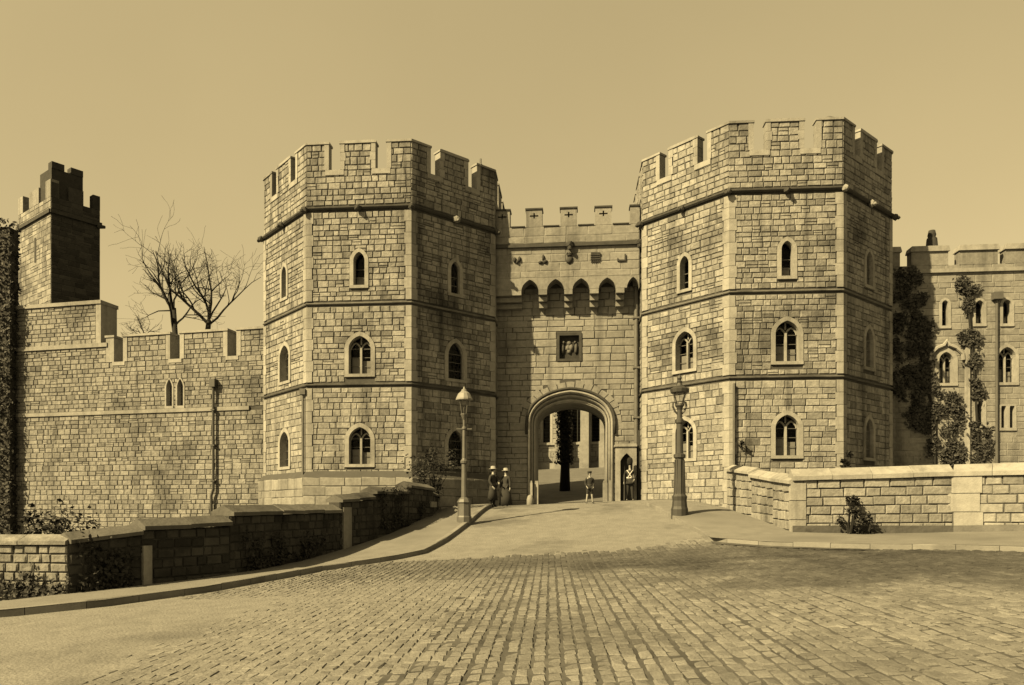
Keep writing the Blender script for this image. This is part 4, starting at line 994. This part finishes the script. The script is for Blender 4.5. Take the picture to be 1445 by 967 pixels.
# ------------------------------------------------------------------ lamps
def lamp(label, x, ybase, kind):
    p = ghit(x, ybase); p = (p[0], p[1], p[2] + .13); u = p[1] / FPX
    T = thing('street_lamp', label, 'street lamp', p, 'gas lamps on the approach to the gate')
    zz = lambda y: p[2] + (ybase - y) * u
    if kind == 0:
        b = MB(); b.lathe([(.27, p[2] - .2), (.27, zz(735)), (.24, zz(733)), (.23, zz(716)), (.26, zz(714)), (.2, zz(710)), (.12, zz(707))], 8, p[:2]); b.build('base', 'iron_grey', T)
        b = MB(); b.lathe([(.11, zz(707)), (.09, zz(660)), (.13, zz(659)), (.14, zz(656)), (.1, zz(654)), (.075, zz(652)), (.06, zz(612)), (.09, zz(611)), (.09, zz(609)), (.05, zz(607)), (.05, zz(598)), (.09, zz(594)), (.13, zz(590))], 12, p[:2]); b.build('post', 'iron_grey', T, smooth=False)
        b = MB(); b.tube([(p[0] - .28, p[1], zz(611)), (p[0] + .28, p[1], zz(611))], .03, 6); b.build('ladder_bar', 'iron_grey', T)
        r0, r1, z0, z1 = .11, .21, zz(590), zz(570); n = 4
        b = MB(); b.lathe([(r0, z0), (r1, z1)], 4, p[:2], math.pi / 4); b.f = b.f[:-2]; b.build('lantern_glass', 'lantern_glass', T)
        b = MB()
        for k in range(4):
            a = math.pi / 4 + k * math.pi / 2; b.tube([(p[0] + r0 * math.sin(a), p[1] - r0 * math.cos(a), z0), (p[0] + r1 * math.sin(a), p[1] - r1 * math.cos(a), z1)], .018, 5)
        b.lathe([(.13, z0 - .02), (.13, z0 + .02)], 8, p[:2]); b.build('lantern_frame', 'iron_grey', T)
        b = MB(); b.lathe([(.3, zz(570)), (.3, zz(568)), (.22, zz(561)), (.1, zz(557)), (.1, zz(555.5)), (.04, zz(554)), (.02, zz(551))], 12, p[:2]); b.build('lantern_roof', 'lantern_roof', T, smooth=False)
        b = MB(); b.lathe([(.035, z0 + .02), (.03, z0 + .2), (.01, z0 + .26)], 6, p[:2]); b.build('burner', 'lantern_roof', T)
    else:
        b = MB(); b.lathe([(.3, p[2] - .2), (.3, zz(724)), (.27, zz(720)), (.25, zz(712)), (.27, zz(706)), (.2, zz(702))], 12, p[:2]); b.build('base', 'iron', T)
        b = MB(); b.lathe([(.2, zz(702)), (.17, zz(670)), (.15, zz(653)), (.21, zz(651)), (.21, zz(647)), (.13, zz(645)), (.12, zz(620)), (.11, zz(604)), (.15, zz(602)), (.15, zz(598)), (.09, zz(595)), (.085, zz(584)), (.12, zz(580))], 12, p[:2])
        b.build('post', 'iron', T)
        for k in range(8):
            a = k * math.pi / 4; fl = MB(); fl.tube([(p[0] + .19 * math.sin(a), p[1] - .19 * math.cos(a), zz(702)), (p[0] + .155 * math.sin(a), p[1] - .155 * math.cos(a), zz(654))], .025, 5); fl.build('flute', 'iron', T)
        b = MB()
        for sg in (-1, 1):
            b.tube([(p[0] + sg * .06, p[1], zz(590)), (p[0] + sg * .16, p[1], zz(586)), (p[0] + sg * .24, p[1], zz(579)), (p[0] + sg * .22, p[1], zz(573)), (p[0] + sg * .15, p[1], zz(573)), (p[0] + sg * .13, p[1], zz(577))], .035, 6)
        b.lathe([(.12, zz(580)), (.16, zz(578)), (.12, zz(575))], 10, p[:2]); b.build('scroll_bracket', 'iron', T)
        b = MB(); b.lathe([(.13, zz(575)), (.26, zz(561))], 12, p[:2]); b.f = b.f[:-2]; b.build('lantern_glass', 'lantern_glass', T)
        b = MB()
        for k in range(4):
            a = k * math.pi / 2 + .5; b.tube([(p[0] + .13 * math.sin(a), p[1] - .13 * math.cos(a), zz(575)), (p[0] + .26 * math.sin(a), p[1] - .26 * math.cos(a), zz(561))], .015, 5)
        b.build('lantern_frame', 'iron', T)
        b = MB(); b.lathe([(.25, zz(561)), (.32, zz(559.5)), (.34, zz(555)), (.3, zz(553.5)), (.12, zz(550)), (.08, zz(546)), (.1, zz(544)), (.05, zz(542)), (.08, zz(539)), (.06, zz(536)), (.01, zz(534))], 12, p[:2]); b.build('lantern_roof', 'iron', T)
    return p
lamp('slim grey gas lamp with pale lantern roof on the footway kerb', 655, 741, 0)
lamp('stout black cast-iron gas lamp with scroll bracket beside the coped wall', 959, 732, 1)

# ------------------------------------------------------------------ trees and shrubs
def bare_tree(label, x, Y, ybase, ytop, spread, seed, lean=0.0, trunk_r=.22, fork=.25):
    rg = random.Random(seed); X = (x - CX) / FPX * Y; zb_ = EYE + (HY - ybase) / FPX * Y; zt_ = EYE + (HY - ytop) / FPX * Y; H = zt_ - zb_
    T = thing('bare_tree', label, 'tree', (X, Y, gz(X, Y)), 'leafless trees behind the curtain wall')
    tk = MB(); br = MB(); tw = MB()
    g0_ = gz(X, Y); pts = [(X, Y, g0_ - .2), (X + .05, Y, zb_), (X + lean * .3, Y + .1, zb_ + H * fork)]
    tk.tube(pts, [trunk_r * 1.4, trunk_r, trunk_r * .85], 8); tk.build('trunk', 'bark', T, smooth=True)
    def grow(p, d, r, L, lev):
        n = 7; q = Vector(p); P = [q.copy()]; rd = [r]
        for i in range(n):
            d = (d + Vector((rg.gauss(0, .17), rg.gauss(0, .17), rg.gauss(.015, .12)))).normalized(); q = q + d * L / n; P.append(q.copy()); rd.append(max(.009, r * (1 - .8 * (i + 1) / n)))
        (br if lev < 3 else tw).tube(P, rd, 5 if lev < 2 else 3, cap=False)
        if lev >= 5 or r < .013: return
        m = (5, 5, 4, 3, 2)[lev]
        for i in range(m):
            t = rg.uniform(.18, 1.0); k = min(n - 1, int(t * n)); pp = P[k].lerp(P[k + 1], t * n - k); rr = max(.011, rd[k] * rg.uniform(.5, .75))
            ax = Vector((rg.gauss(0, 1), rg.gauss(0, 1), rg.gauss(0, .5))); ax = (ax - d * ax.dot(d)).normalized()
            ang = rg.uniform(.4, 1.1); nd = (d * math.cos(ang) + ax * math.sin(ang)); nd = (nd + Vector((0, 0, .08))).normalized()
            grow(pp, nd, rr, L * rg.uniform(.4, .64), lev + 1)
    p0 = Vector(pts[-1]); S = spread / FPX * Y
    for i, (dx, up) in enumerate(((-1.0, .95), (.1, 1.2), (.95, .85), (-.4, 1.15), (.5, 1.05))):
        d = Vector((dx * S / H * 1.7 + lean / H, rg.uniform(-.5, .5), up)).normalized(); grow(p0 + Vector((0, 0, -rg.uniform(0, .55) * H * fork)), d, trunk_r * (.62, .5, .42, .55, .36)[i], H * (1 - fork) * rg.uniform(.66, .92), 0)
    br.build('branches', 'bark', T); tw.build('twigs', 'bark', T, kind='stuff')
bare_tree('leafless tree with a long bare trunk seen in the crenel of the curtain wall', 248, 52, 500, 318, 45, 4, lean=-.6, trunk_r=.19, fork=.36)
bare_tree('broad spreading leafless tree close to the octagonal tower', 292, 54, 470, 316, 62, 11, lean=.3, trunk_r=.2, fork=.12)
bare_tree('small low leafless tree by the raised end of the curtain wall', 205, 55, 480, 430, 30, 23, lean=-.4, trunk_r=.07, fork=.1)
def shrub(label, pos, rx, h, n, m, seed, cat='shrub', size=.13, group=None, name='shrub'):
    rg = random.Random(seed); T = thing(name, label, cat, pos, group); b = MB(); st = MB()
    cl = [(Vector(pos) + Vector((rg.gauss(0, rx * .45), rg.gauss(0, rx * .3), h * rg.uniform(.15, 1))), rg.uniform(.25, .55) * min(rx, h) * .7) for _ in range(max(6, n // 60))]
    for i in range(n):
        c, r = rg.choice(cl); p = c + Vector((rg.gauss(0, r * .6), rg.gauss(0, r * .6), rg.gauss(0, r * .6))); p.z = max(p.z, pos[2] + .03); leaf(b, p, size * rg.uniform(.6, 1.3), rg, (p - Vector(pos)) + Vector((0, 0, .3)))
    for c, r in cl: st.tube([pos, Vector(pos).lerp(c, .5) + Vector((rg.gauss(0, .05), rg.gauss(0, .05), .05)), c], [.035, .022, .008], 4)
    b.build('foliage', m, T, kind='stuff'); st.build('stems', 'bark', T)
p = ghit(618, 728); shrub('straggly dark shrub behind the top of the garden wall', (p[0] - .3, p[1] + 1.2, p[2] + .6), 1.0, 2.0, 900, 'dark_leaf', 3)
X = (66 - CX) / FPX * 19; shrub('dark bush behind the sunlit corner wall', (X, 19, gz(X, 19) + .2), 1.0, 1.5, 1100, 'dark_leaf', 4)
X = (118 - CX) / FPX * 20; shrub('low dark bush behind the end of the garden wall', (X, 20, gz(X, 20)), .7, 1.35, 500, 'dark_leaf', 5)
p = FR1.at(FR1.s(1194), .28, 0); shrub('dark upright weed shrub at the foot of the coped wall', (p[0], p[1], gz(p[0], p[1])), .35, 1.35, 420, 'dark_leaf', 6, size=.1)
p = FR1.at(FR1.s(1218), .3, 0); shrub('low dark weed tuft at the foot of the coped wall', (p[0], p[1], gz(p[0], p[1])), .45, .7, 380, 'dark_leaf', 7, size=.1)
p = RFR[0].at(-1.95, .3, 0); shrub('dark climbing plant on the tower beside the rain pipe', (p[0], p[1], 2.2), .45, 2.3, 420, 'dark_leaf', 8, cat='plant', size=.13)
p = RFR[0].at(2.2, .3, 0); shrub('dark climbing plant at the corner of the tower above the coped wall', (p[0], p[1], 2.2), .45, 2.0, 420, 'dark_leaf', 9, cat='plant', size=.13)
def creeper(label, Fw, s0, s1, z0, z1, n, seed):
    rg = random.Random(seed); p = Fw.at((s0 + s1) / 2, .12, z0); T = thing('creeper', label, 'creeper', p, 'creepers on the low walls'); b = MB(); st = MB()
    for c in range(max(5, n // 45)):
        sc, zc_ = rg.uniform(s0, s1), z0 + (z1 - z0) * rg.random() ** 1.4
        st.tube([Fw.at(rg.uniform(s0, s1), .03, z0), Fw.at(sc, .05, (z0 + zc_) / 2), Fw.at(sc, .05, zc_)], [.02, .015, .006], 4)
        for i in range(45): leaf(b, Vector(Fw.at(sc + rg.gauss(0, .14), rg.uniform(.03, .16), max(z0, zc_ + rg.gauss(0, .12)))), rg.uniform(.05, .13), rg, Vector((Fw.n[0], Fw.n[1], .4)))
    b.build('foliage', 'dark_leaf', T, kind='stuff'); st.build('stems', 'bark', T)
Fa = frame_between(base[97][:2], base[200][:2]); zg_ = base[97][2]; creeper('dark creeper on the lowest length of the garden wall', Fa, .3, Fa.len - .4, zg_ + .1, zg_ + 1.1, 900, 5)
Fa = frame_between(base[325][:2], base[480][:2]); zg_ = base[325][2]; creeper('dark creeper at the foot of the middle length of the garden wall', Fa, .5, Fa.len * .8, zg_ + .12, zg_ + 1.0, 1100, 6)
Fa = frame_between(base[528][:2], base[577][:2]); zg_ = base[528][2]; creeper('dark creeper on the top steps of the garden wall', Fa, .2, Fa.len + 1.2, zg_ + .5, zg_ + 1.9, 800, 7)
Fa = frame_between(pL, pq); creeper('dark weeds along the foot of the sunlit corner wall', Fa, Fa.len - 2.6, Fa.len - .1, gz(*pq) + .1, gz(*pq) + .5, 700, 8)
# dark ivy-covered pier at the end of the curtain wall
xq = (6 - CX) / FPX * 43.3; pier = thing('ivy_pier', 'tall narrow dark pier with ivy at the end of the curtain wall', 'pier', (xq, 43.3, 0))
b = MB(); b.box(xq - 1.2, xq + .35, 43.25, 44.0, -1, EYE + (HY - 318) / FPX * 43); b.build('pier_wall', 'dark_and_shade_stone', pier)
b = MB(); rg = random.Random(12)
for i in range(3200):
    z = rg.uniform(0, EYE + (HY - 308) / FPX * 43); side = rg.random()
    pp = Vector((rg.uniform(xq - 1.25, xq + .4), 43.15 + rg.gauss(0, .08), z)) if side < .75 else Vector((xq + .4 + rg.gauss(0, .06), rg.uniform(43.2, 44.0), z))
    leaf(b, pp, .2 * rg.uniform(.6, 1.3), rg, Vector((.2, -1, .3)))
b.build('foliage', 'dark_leaf', pier, kind='stuff')

# ------------------------------------------------------------------ courtyard seen through the arch
random.seed(81)
CY = lin(38.2, 92, 60); CXs = lin(-8, 26, 40)
struct(sheet(CXs, CY, .0).build('lawn', 'lawn', smooth=True), 'rising grass bank in the courtyard')
CHF = Frame(8.6, 84, R_(-12)); zc = gz(8.6, 84) - .3
CH = thing('chapel', 'pale stone chapel with tall buttresses seen through the entrance arch', 'chapel', CHF.at(0, 0, zc))
ch_holes, ch_ex = [], []
zstr_ = CHF.z(800, 626)
wc = [CHF.s(771), CHF.s(814), CHF.s(840), CHF.s(868)]  # third opening is added as a dark recess in place of buttress shade
for c in wc:
    h, e = window(CH, CHF, c, zstr_ + .15, 1.1 if c == wc[1] else .85, 6.5, band=.28, two=(c == wc[1]), depth=.8); ch_holes.append(h); ch_ex.append(e)
b = MB(); panel(b, CHF, -14, 14, zc - 2, zc + 14, ch_holes, d=-.03); b.fbox(CHF, -14, 14, -9, -8.9, zc - 2, zc + 14); b.fbox(CHF, -14, 14, -8.9, -.1, zc + 13.8, zc + 14); b.fbox(CHF, -14, -13.9, -8.9, -.05, zc - 2, zc + 13.8); b.fbox(CHF, 13.9, 14, -8.9, -.05, zc - 2, zc + 13.8); b.build('wall_core', 'mortar', CH)
M = Masonry(CH, limit=200); ashlar(M, CHF, -10, 8, zc - .5, zc + 11, ch_ex, ch=.5, lmin=.7, lmax=1.4, m='chapel_stone'); M.finish()
b = MB(); b.fprism(CHF, [(-14, zstr_ - .15), (14, zstr_ - .15), (14, zstr_ + .1), (-14, zstr_ + .1)], 0, .2); b.build('string_course', 'dressed', CH)
b = MB(); b.fbox(CHF, -14, 14, .0, .35, zc - 1, zc + .8); b.build('plinth', 'dressed', CH)
for x in (752, 793, 827, 854):
    s_ = CHF.s(x); b = MB(); b.fprism(CHF, [(s_ - .45, zc - 1), (s_ + .45, zc - 1), (s_ + .45, zc + 12), (s_ - .45, zc + 12)], -.05, 1.5); b.build('buttress', 'chapel_stone', CH)
    b = MB(); b.fprism(CHF, [(s_ - .5, zc - 1), (s_ + .5, zc - 1), (s_ + .5, zstr_), (s_ - .5, zstr_)], 0, 2.0); b.build('buttress', 'chapel_stone', CH)
# courtyard tree with a thick ivy-wrapped trunk
Yt = 46.0; Xt = (797 - CX) / FPX * Yt; gt = gz(Xt, Yt)
TT = thing('courtyard_tree', 'thick ivy-wrapped tree trunk seen through the entrance arch', 'tree', (Xt, Yt, gt))
b = MB(); b.tube([(Xt, Yt, gt - .2), (Xt + .02, Yt, gt + 1.5), (Xt - .05, Yt, gt + 4), (Xt, Yt, gt + 8)], [.34, .27, .27, .2], 10); b.build('trunk', 'bark', TT, smooth=True)
b = MB(); rg = random.Random(3)
for i in range(2600):
    a = rg.uniform(0, 6.28); z = rg.uniform(1.6, 7.5); r = .45 + rg.gauss(0, .06); leaf(b, Vector((Xt + r * math.cos(a), Yt + r * math.sin(a), gt + z)), .16 * rg.uniform(.6, 1.3), rg, Vector((math.cos(a), math.sin(a), .3)))
b.build('ivy_foliage', 'dark_leaf', TT, kind='stuff')
b = MB()
for k in range(5):
    a = k * 1.3; P = [Vector((Xt, Yt, gt + 7 + .3 * k))]; d = Vector((math.cos(a), math.sin(a), 1.2)).normalized()
    for i in range(4): d = (d + Vector((rg.gauss(0, .15), rg.gauss(0, .15), .05))).normalized(); P.append(P[-1] + d * .7)
    b.tube(P, [.13, .1, .07, .045, .02], 5)
b.build('crown', 'bark', TT)

# ------------------------------------------------------------------ people
def skin_obj(name, joints, edges, m, parent, sub=2):
    """joints: {name: ((x,y,z), r)} in local figure space"""
    ks = list(joints); ix = {k: i for i, k in enumerate(ks)}
    me = bpy.data.meshes.new(name); me.from_pydata([joints[k][0] for k in ks], [(ix[a], ix[c]) for a, c in edges], [])
    o = bpy.data.objects.new(name, me); C.objects.link(o); o.parent = parent
    md = o.modifiers.new('skin', 'SKIN'); md.use_smooth_shade = True; md.branch_smoothing = .6
    sv = me.skin_vertices[0].data
    for k in ks:
        r = joints[k][1]; sv[ix[k]].radius = (r, r) if not isinstance(r, tuple) else r
        sv[ix[k]].use_root = (k == ks[0])
    s2 = o.modifiers.new('sub', 'SUBSURF'); s2.levels = sub; s2.render_levels = sub
    me.materials.append(MATS[m]); return o
def person(label, pos, H, face, hat, coat='cloth_dark', trousers='cloth_dark', arms=None, skirt=None, legs_bare=False, stance=.1, group=None, belt=False, lean=0, coat_len=.46):
    T = thing('person', label, 'person', pos, group); T.rotation_euler = (0, 0, face); S = H / 1.75
    v = lambda x, y, z: (x * S, y * S, z * S)
    arms = arms or {1: ((.24, 0, 1.13), (.26, -.06, .88)), -1: ((-.24, 0, 1.13), (-.26, -.06, .88))}
    J = {'pel': (v(0, 0, .95), .13 * S), 'bel': (v(0, 0, 1.1), .12 * S), 'che': (v(0, lean * .5, 1.32), (.16 * S, .11 * S)), 'nek0': (v(0, lean * .8, 1.46), .065 * S), 'nek': (v(0, lean, 1.53), .052 * S), 'hd0': (v(0, lean - .01, 1.6), (.07 * S, .082 * S)), 'hd1': (v(0, lean - .005, 1.68), (.077 * S, .09 * S)), 'hd2': (v(0, lean, 1.74), (.05 * S, .06 * S)), 'nose': (v(0, lean - .105, 1.645), .012 * S)}
    E = [('pel', 'bel'), ('bel', 'che'), ('che', 'nek0'), ('nek0', 'nek'), ('nek', 'hd0'), ('hd0', 'hd1'), ('hd1', 'hd2'), ('hd0', 'nose')]
    for sg, s_ in ((1, 'r'), (-1, 'l')):
        el, wr = arms[sg]
        J['sh' + s_] = (v(sg * .18, lean * .6, 1.4), .06 * S); J['el' + s_] = (v(*el), .043 * S); J['wr' + s_] = (v(*wr), .03 * S)
        d = (Vector(wr) - Vector(el)).normalized(); pl = Vector(wr) + d * .07; J['pa' + s_] = (v(*pl), (.036 * S, .02 * S))
        E += [('che', 'sh' + s_), ('sh' + s_, 'el' + s_), ('el' + s_, 'wr' + s_), ('wr' + s_, 'pa' + s_)]
        ax = d.cross(Vector((1, 0, .01))).normalized()
        for fi in range(4):
            off = (fi - 1.5) * .021; f0 = pl + ax * off + d * .035; f1 = f0 + d * (.035 + .008 * (1.5 - abs(fi - 1.4))) + Vector((-sg * .012, 0, 0)); f2 = f1 + d * .022 + Vector((-sg * .02, 0, 0))
            for nme, q, r in (('a', f0, .0095), ('b', f1, .009), ('c', f2, .0075)): J['f%d%s%s' % (fi, nme, s_)] = (v(*q), r * S)
            E += [('pa' + s_, 'f%da%s' % (fi, s_)), ('f%da%s' % (fi, s_), 'f%db%s' % (fi, s_)), ('f%db%s' % (fi, s_), 'f%dc%s' % (fi, s_))]
        t0 = Vector(wr) + d * .035 - ax * .035; t1 = t0 + d * .03 - ax * .02
        J['ta' + s_] = (v(*t0), .011 * S); J['tb' + s_] = (v(*t1), .009 * S); E += [('wr' + s_, 'ta' + s_), ('ta' + s_, 'tb' + s_)]
        J['hp' + s_] = (v(sg * .085, 0, .9), .085 * S); J['kn' + s_] = (v(sg * (.09 + stance * .4), -.015, .5), .058 * S); J['an' + s_] = (v(sg * (.09 + stance), .02, .09), .038 * S); J['to' + s_] = (v(sg * (.1 + stance * 1.2), -.14, .035), .035 * S)
        E += [('pel', 'hp' + s_), ('hp' + s_, 'kn' + s_), ('kn' + s_, 'an' + s_), ('an' + s_, 'to' + s_)]
    skin_obj('body', J, E, 'skin', T)
    g = lambda ks, e: {k: (J[k][0], tuple(q + e * S for q in J[k][1]) if isinstance(J[k][1], tuple) else J[k][1] + e * S) for k in ks}
    up = ['che', 'bel', 'pel', 'nek0', 'shr', 'shl', 'elr', 'ell', 'wrr', 'wrl']
    cj = g(up, .02)
    skin_obj('coat', cj, [('pel', 'bel'), ('bel', 'che'), ('che', 'nek0'), ('che', 'shr'), ('che', 'shl'), ('shr', 'elr'), ('shl', 'ell'), ('elr', 'wrr'), ('ell', 'wrl')], coat, T)
    lg = ['pel', 'hpr', 'hpl', 'knr', 'knl'] + ([] if legs_bare else ['anr', 'anl'])
    skin_obj('trousers', g(lg, .018), [(a, c) for a, c in E if a in lg and c in lg], trousers, T)
    for s_ in 'rl': skin_obj('boot', g(['an' + s_, 'to' + s_], .014), [('an' + s_, 'to' + s_)], 'leather', T, 2)
    off = wloc(T)
    def lath(name, prof, m, c=(0, 0), n=14, sy=1.0, tilt=0):
        b = MB(); b.lathe([(r * S, z * S) for r, z in prof], n, (c[0] * S, c[1] * S)); b.v = [(x, (y - c[1] * S) * sy + c[1] * S, z) for x, y, z in b.v]
        return b.build(name, m, T, smooth=True, off=(0, 0, 0))
    if skirt: lath('skirt', [(.15, 1.08), (.17, .98), (skirt[0] * .8, (1.0 + skirt[1]) / 2), (skirt[0], skirt[1]), (skirt[0] - .02, skirt[1])], coat, sy=.8)
    if belt:
        lath('belt', [(.155, 1.04), (.165, 1.05), (.165, 1.1), (.155, 1.11)], 'cloth_white', sy=.85)
        b = MB(); b.tube([v(-.13, -.1, 1.42), v(-.03, -.155, 1.28), v(.08, -.15, 1.1)], .022 * S, 5); b.tube([v(.13, -.1, 1.42), v(.03, -.155, 1.28), v(-.08, -.15, 1.1)], .022 * S, 5); b.build('cross_belt', 'cloth_white', T, off=(0, 0, 0))
    hc = (0, lean)
    if hat == 'bearskin': lath('hat', [(.1, 1.66), (.125, 1.72), (.14, 1.84), (.13, 1.95), (.08, 2.02), (.02, 2.04)], 'bearskin', hc)
    elif hat == 'cap': lath('hat', [(.1, 1.69), (.11, 1.71), (.13, 1.76), (.1, 1.8), (.02, 1.81)], 'cloth_dark', hc)
    elif hat == 'white': lath('hat', [(.2, 1.69), (.2, 1.705), (.115, 1.715), (.115, 1.8), (.08, 1.83), (.02, 1.835)], 'straw', hc)
    if hat != 'bearskin': lath('hair', [(.085, 1.6), (.098, 1.64), (.1, 1.7), (.06, 1.75)], 'wood_dark', (0, lean + .02))
    for sg in (-1, 1):
        b = MB(); b.blob(v(sg * .031, lean - .082, 1.668), (.011 * S, .008 * S, .008 * S), 1, 1, 0); b.build('eye', 'leather', T, off=(0, 0, 0))
    return T
p = ghit(889, 709); 
def onroad(q, x, dz=0): return (q[0], q[1], gz(q[0], q[1]) + dz)
gp = LO.at(LO.s(887), .98, 0)
guard = person('sentry in dark uniform, white belts and tall fur hat beside the sentry box', (gp[0], gp[1], gz(gp[0], gp[1])), 1.74, R_(-8), 'bearskin', belt=True, arms={1: ((.25, .03, 1.14), (.2, -.16, .98)), -1: ((-.25, 0, 1.14), (-.27, -.05, .88))}, skirt=(.24, .78), stance=.04)
b = MB(); b.tube([(gp[0] - .28, gp[1] - .14, gz(gp[0], gp[1]) + .02), (gp[0] - .27, gp[1] - .1, gz(gp[0], gp[1]) + .75), (gp[0] - .26, gp[1] - .06, gz(gp[0], gp[1]) + 1.3)], [.035, .028, .014], 6); b.tube([(gp[0] - .26, gp[1] - .06, gz(gp[0], gp[1]) + 1.3), (gp[0] - .255, gp[1] - .05, gz(gp[0], gp[1]) + 1.62)], [.009, .005], 5)
rf = b.build('rifle', 'wood_dark'); tag(rf, 'rifle with fixed bayonet held upright by the sentry', 'rifle')
q = ghit(832, 711); person('boy in dark suit and cap standing in the roadway before the arch', (q[0], q[1], q[2]), 1.36, R_(8), 'cap', legs_bare=True, stance=.09, arms={1: ((.24, .03, 1.14), (.19, -.1, .95)), -1: ((-.25, .02, 1.13), (-.2, -.12, .96))}, skirt=(.2, .82))
q = ghit(695, 716); person('figure in dark coat and white hat at the tower corner', (q[0], q[1] + .3, gz(q[0], q[1] + .3)), 1.72, R_(55), 'white', lean=-.03, skirt=(.27, .3), stance=.03, arms={1: ((.27, -.04, 1.14), (.12, -.24, 1.08)), -1: ((-.24, .0, 1.13), (-.2, -.14, .92))})
q = ghit(712, 716); person('figure in long dark dress and white hat standing by the shaded jamb', (q[0] + .05, q[1] + .9, gz(q[0] + .05, q[1] + .9)), 1.62, R_(-30), 'white', skirt=(.34, .06), stance=.02)
